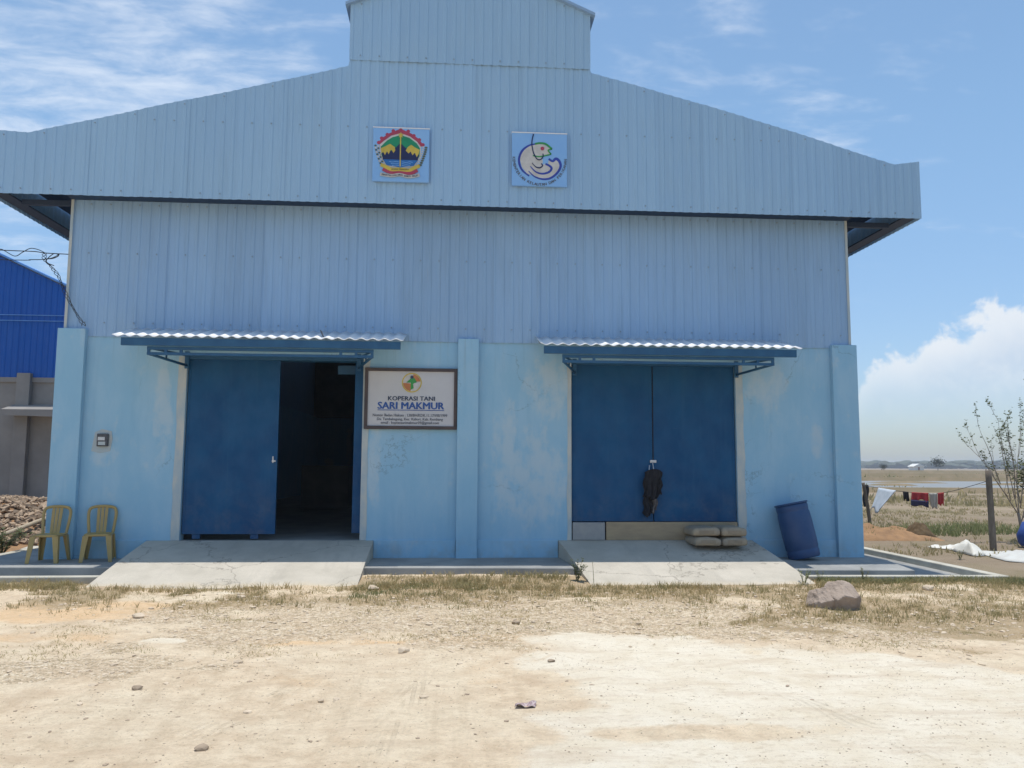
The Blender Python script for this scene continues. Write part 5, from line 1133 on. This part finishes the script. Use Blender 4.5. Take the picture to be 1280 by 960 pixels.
def tree_clumps(n, gen, seed, name):
    rr_ = np.random.default_rng(seed); b = MB(); bm = bmesh.new(); bmesh.ops.create_icosphere(bm, subdivisions=2, radius=1)
    v0 = np.array([v.co[:] for v in bm.verts]); f0 = [tuple(v.index for v in f.verts) for f in bm.faces]; bm.free()
    for k in range(n):
        x_, y_, h, wd = gen(rr_, k)
        for j in range(4):
            c_ = np.array([x_ + rr_.normal(0, wd * .5), y_ + rr_.normal(0, wd * .3), h * rr_.uniform(.3, .72)]); s_ = np.array([wd, wd, h * .45]) * rr_.uniform(.5, .9)
            b.add(v0 * (1 + rr_.normal(0, .16, (len(v0), 1))) * s_ + c_, f0)
    return tag(b.build(name, M['far_tree']), kind='stuff')
def tl(rr_, k):
    a_ = R(rr_.uniform(14, 62)); d_ = rr_.uniform(900, 1300); return d_ * math.sin(a_), d_ * math.cos(a_), rr_.uniform(4, 10), rr_.uniform(7, 22)
tree_clumps(420, tl, 3, 'far_treeline')
def tl2(rr_, k):
    a_ = R(rr_.uniform(-75, -14)); d_ = rr_.uniform(900, 1300); return d_ * math.sin(a_), d_ * math.cos(a_), rr_.uniform(4, 10), rr_.uniform(7, 22)
tree_clumps(260, tl2, 4, 'far_treeline')
def scrub_d(x, y): return sstep(fbm(x * .09, y * .25, 4), .50, .66) * (x > 8 + .3 * np.maximum(y, 0)) * (np.hypot(x - 55, y - 53) > 24)
blades(5200, 14, 130, 18, 150, scrub_d, 61, .12, .42, .05, 'field_scrub', M['grass_dry'], .9, .5)
blades(1500, 14, 130, 30, 150, scrub_d, 62, .2, .6, .07, 'field_scrub', M['weed'], .9, .6)
bb = MB()
for (x_, y_, a_, b_) in ((33, 47, 2.2, .8), (45, 50, 3.5, 1.1), (52, 46, 2.5, .7), (40, 57, 4, 1.4), (58, 58, 5, 1.4), (66, 52, 4, 1.2)):
    bb.grid(lambda u, v: (x_ + a_ * (2 * u - 1), y_ + b_ * (2 * v - 1) + .4 * math.sin(u * 7), .12 + .22 * math.sin(math.pi * u) * math.sin(math.pi * v)), 10, 6)
tag(bb.build('mud_banks', M['soil_far']), kind='structure')
def far_tree(x_, y_, h, label, seed):
    t = thing('field_tree', label, 'tree', (x_, y_, 0), 'single trees out on the plain'); r_ = random.Random(seed)
    MB().tube([(x_, y_, -.1), (x_ + .1, y_, h * .5)], [h * .03, h * .02], 7).build('trunk', M['bark'], t)
    L = MB()
    for _ in range(420):
        p = Vector((r_.gauss(0, 1), r_.gauss(0, 1), r_.gauss(0, .7))) * h * .19; q = Vector((x_, y_, h * .68)) + p; s_ = h * .06
        u = Vector((r_.uniform(-1, 1), r_.uniform(-1, 1), r_.uniform(-1, 1))).normalized() * s_; w_ = u.cross(Vector((0, .3, 1))).normalized() * s_ * .6
        L.add([q - u, q + w_, q + u, q - w_], [(0, 1, 2, 3)])
    tag(L.build('crown', M['far_tree'], t), kind='stuff')
far_tree(151, 232, 4.6, 'hazy tree standing on the plain left of the bare shrub', 1)
far_tree(124, 215, 2.4, 'low bushy tree on the plain beside the warehouse edge', 2)
fh = thing('far_house', 'small white house far across the plain', 'house', (228, 374, 0))
MB().box(225.5, 230.5, 372, 377, -.1, 1.9).build('wall', M['house'], fh)
MB().prism([(225, 1.9), (231, 1.9), (228, 3.3)], 371.6, 377.4).build('roof', M['house'], fh)
MB().box(227.4, 228.4, 371.95, 372.05, 0, 1.6).build('door', M['house_roof'], fh)
HAZE = True
if HAZE:
    hm = bpy.data.materials.new('haze'); hm.use_nodes = True; t = NT(hm.node_tree); t.n.remove(t.n['Principled BSDF'])
    pv = t.n.new('ShaderNodeVolumePrincipled'); pv.inputs['Color'].default_value = (0.78, 0.87, 1.0, 1); pv.inputs['Density'].default_value = 0.00045; pv.inputs['Anisotropy'].default_value = 0.2
    t.l.new(pv.outputs[0], t.n['Material Output'].inputs['Volume'])
    tag(MB().box(-2200, 2200, -2200, 2200, -1.6, 14).build('haze', hm), kind='stuff')
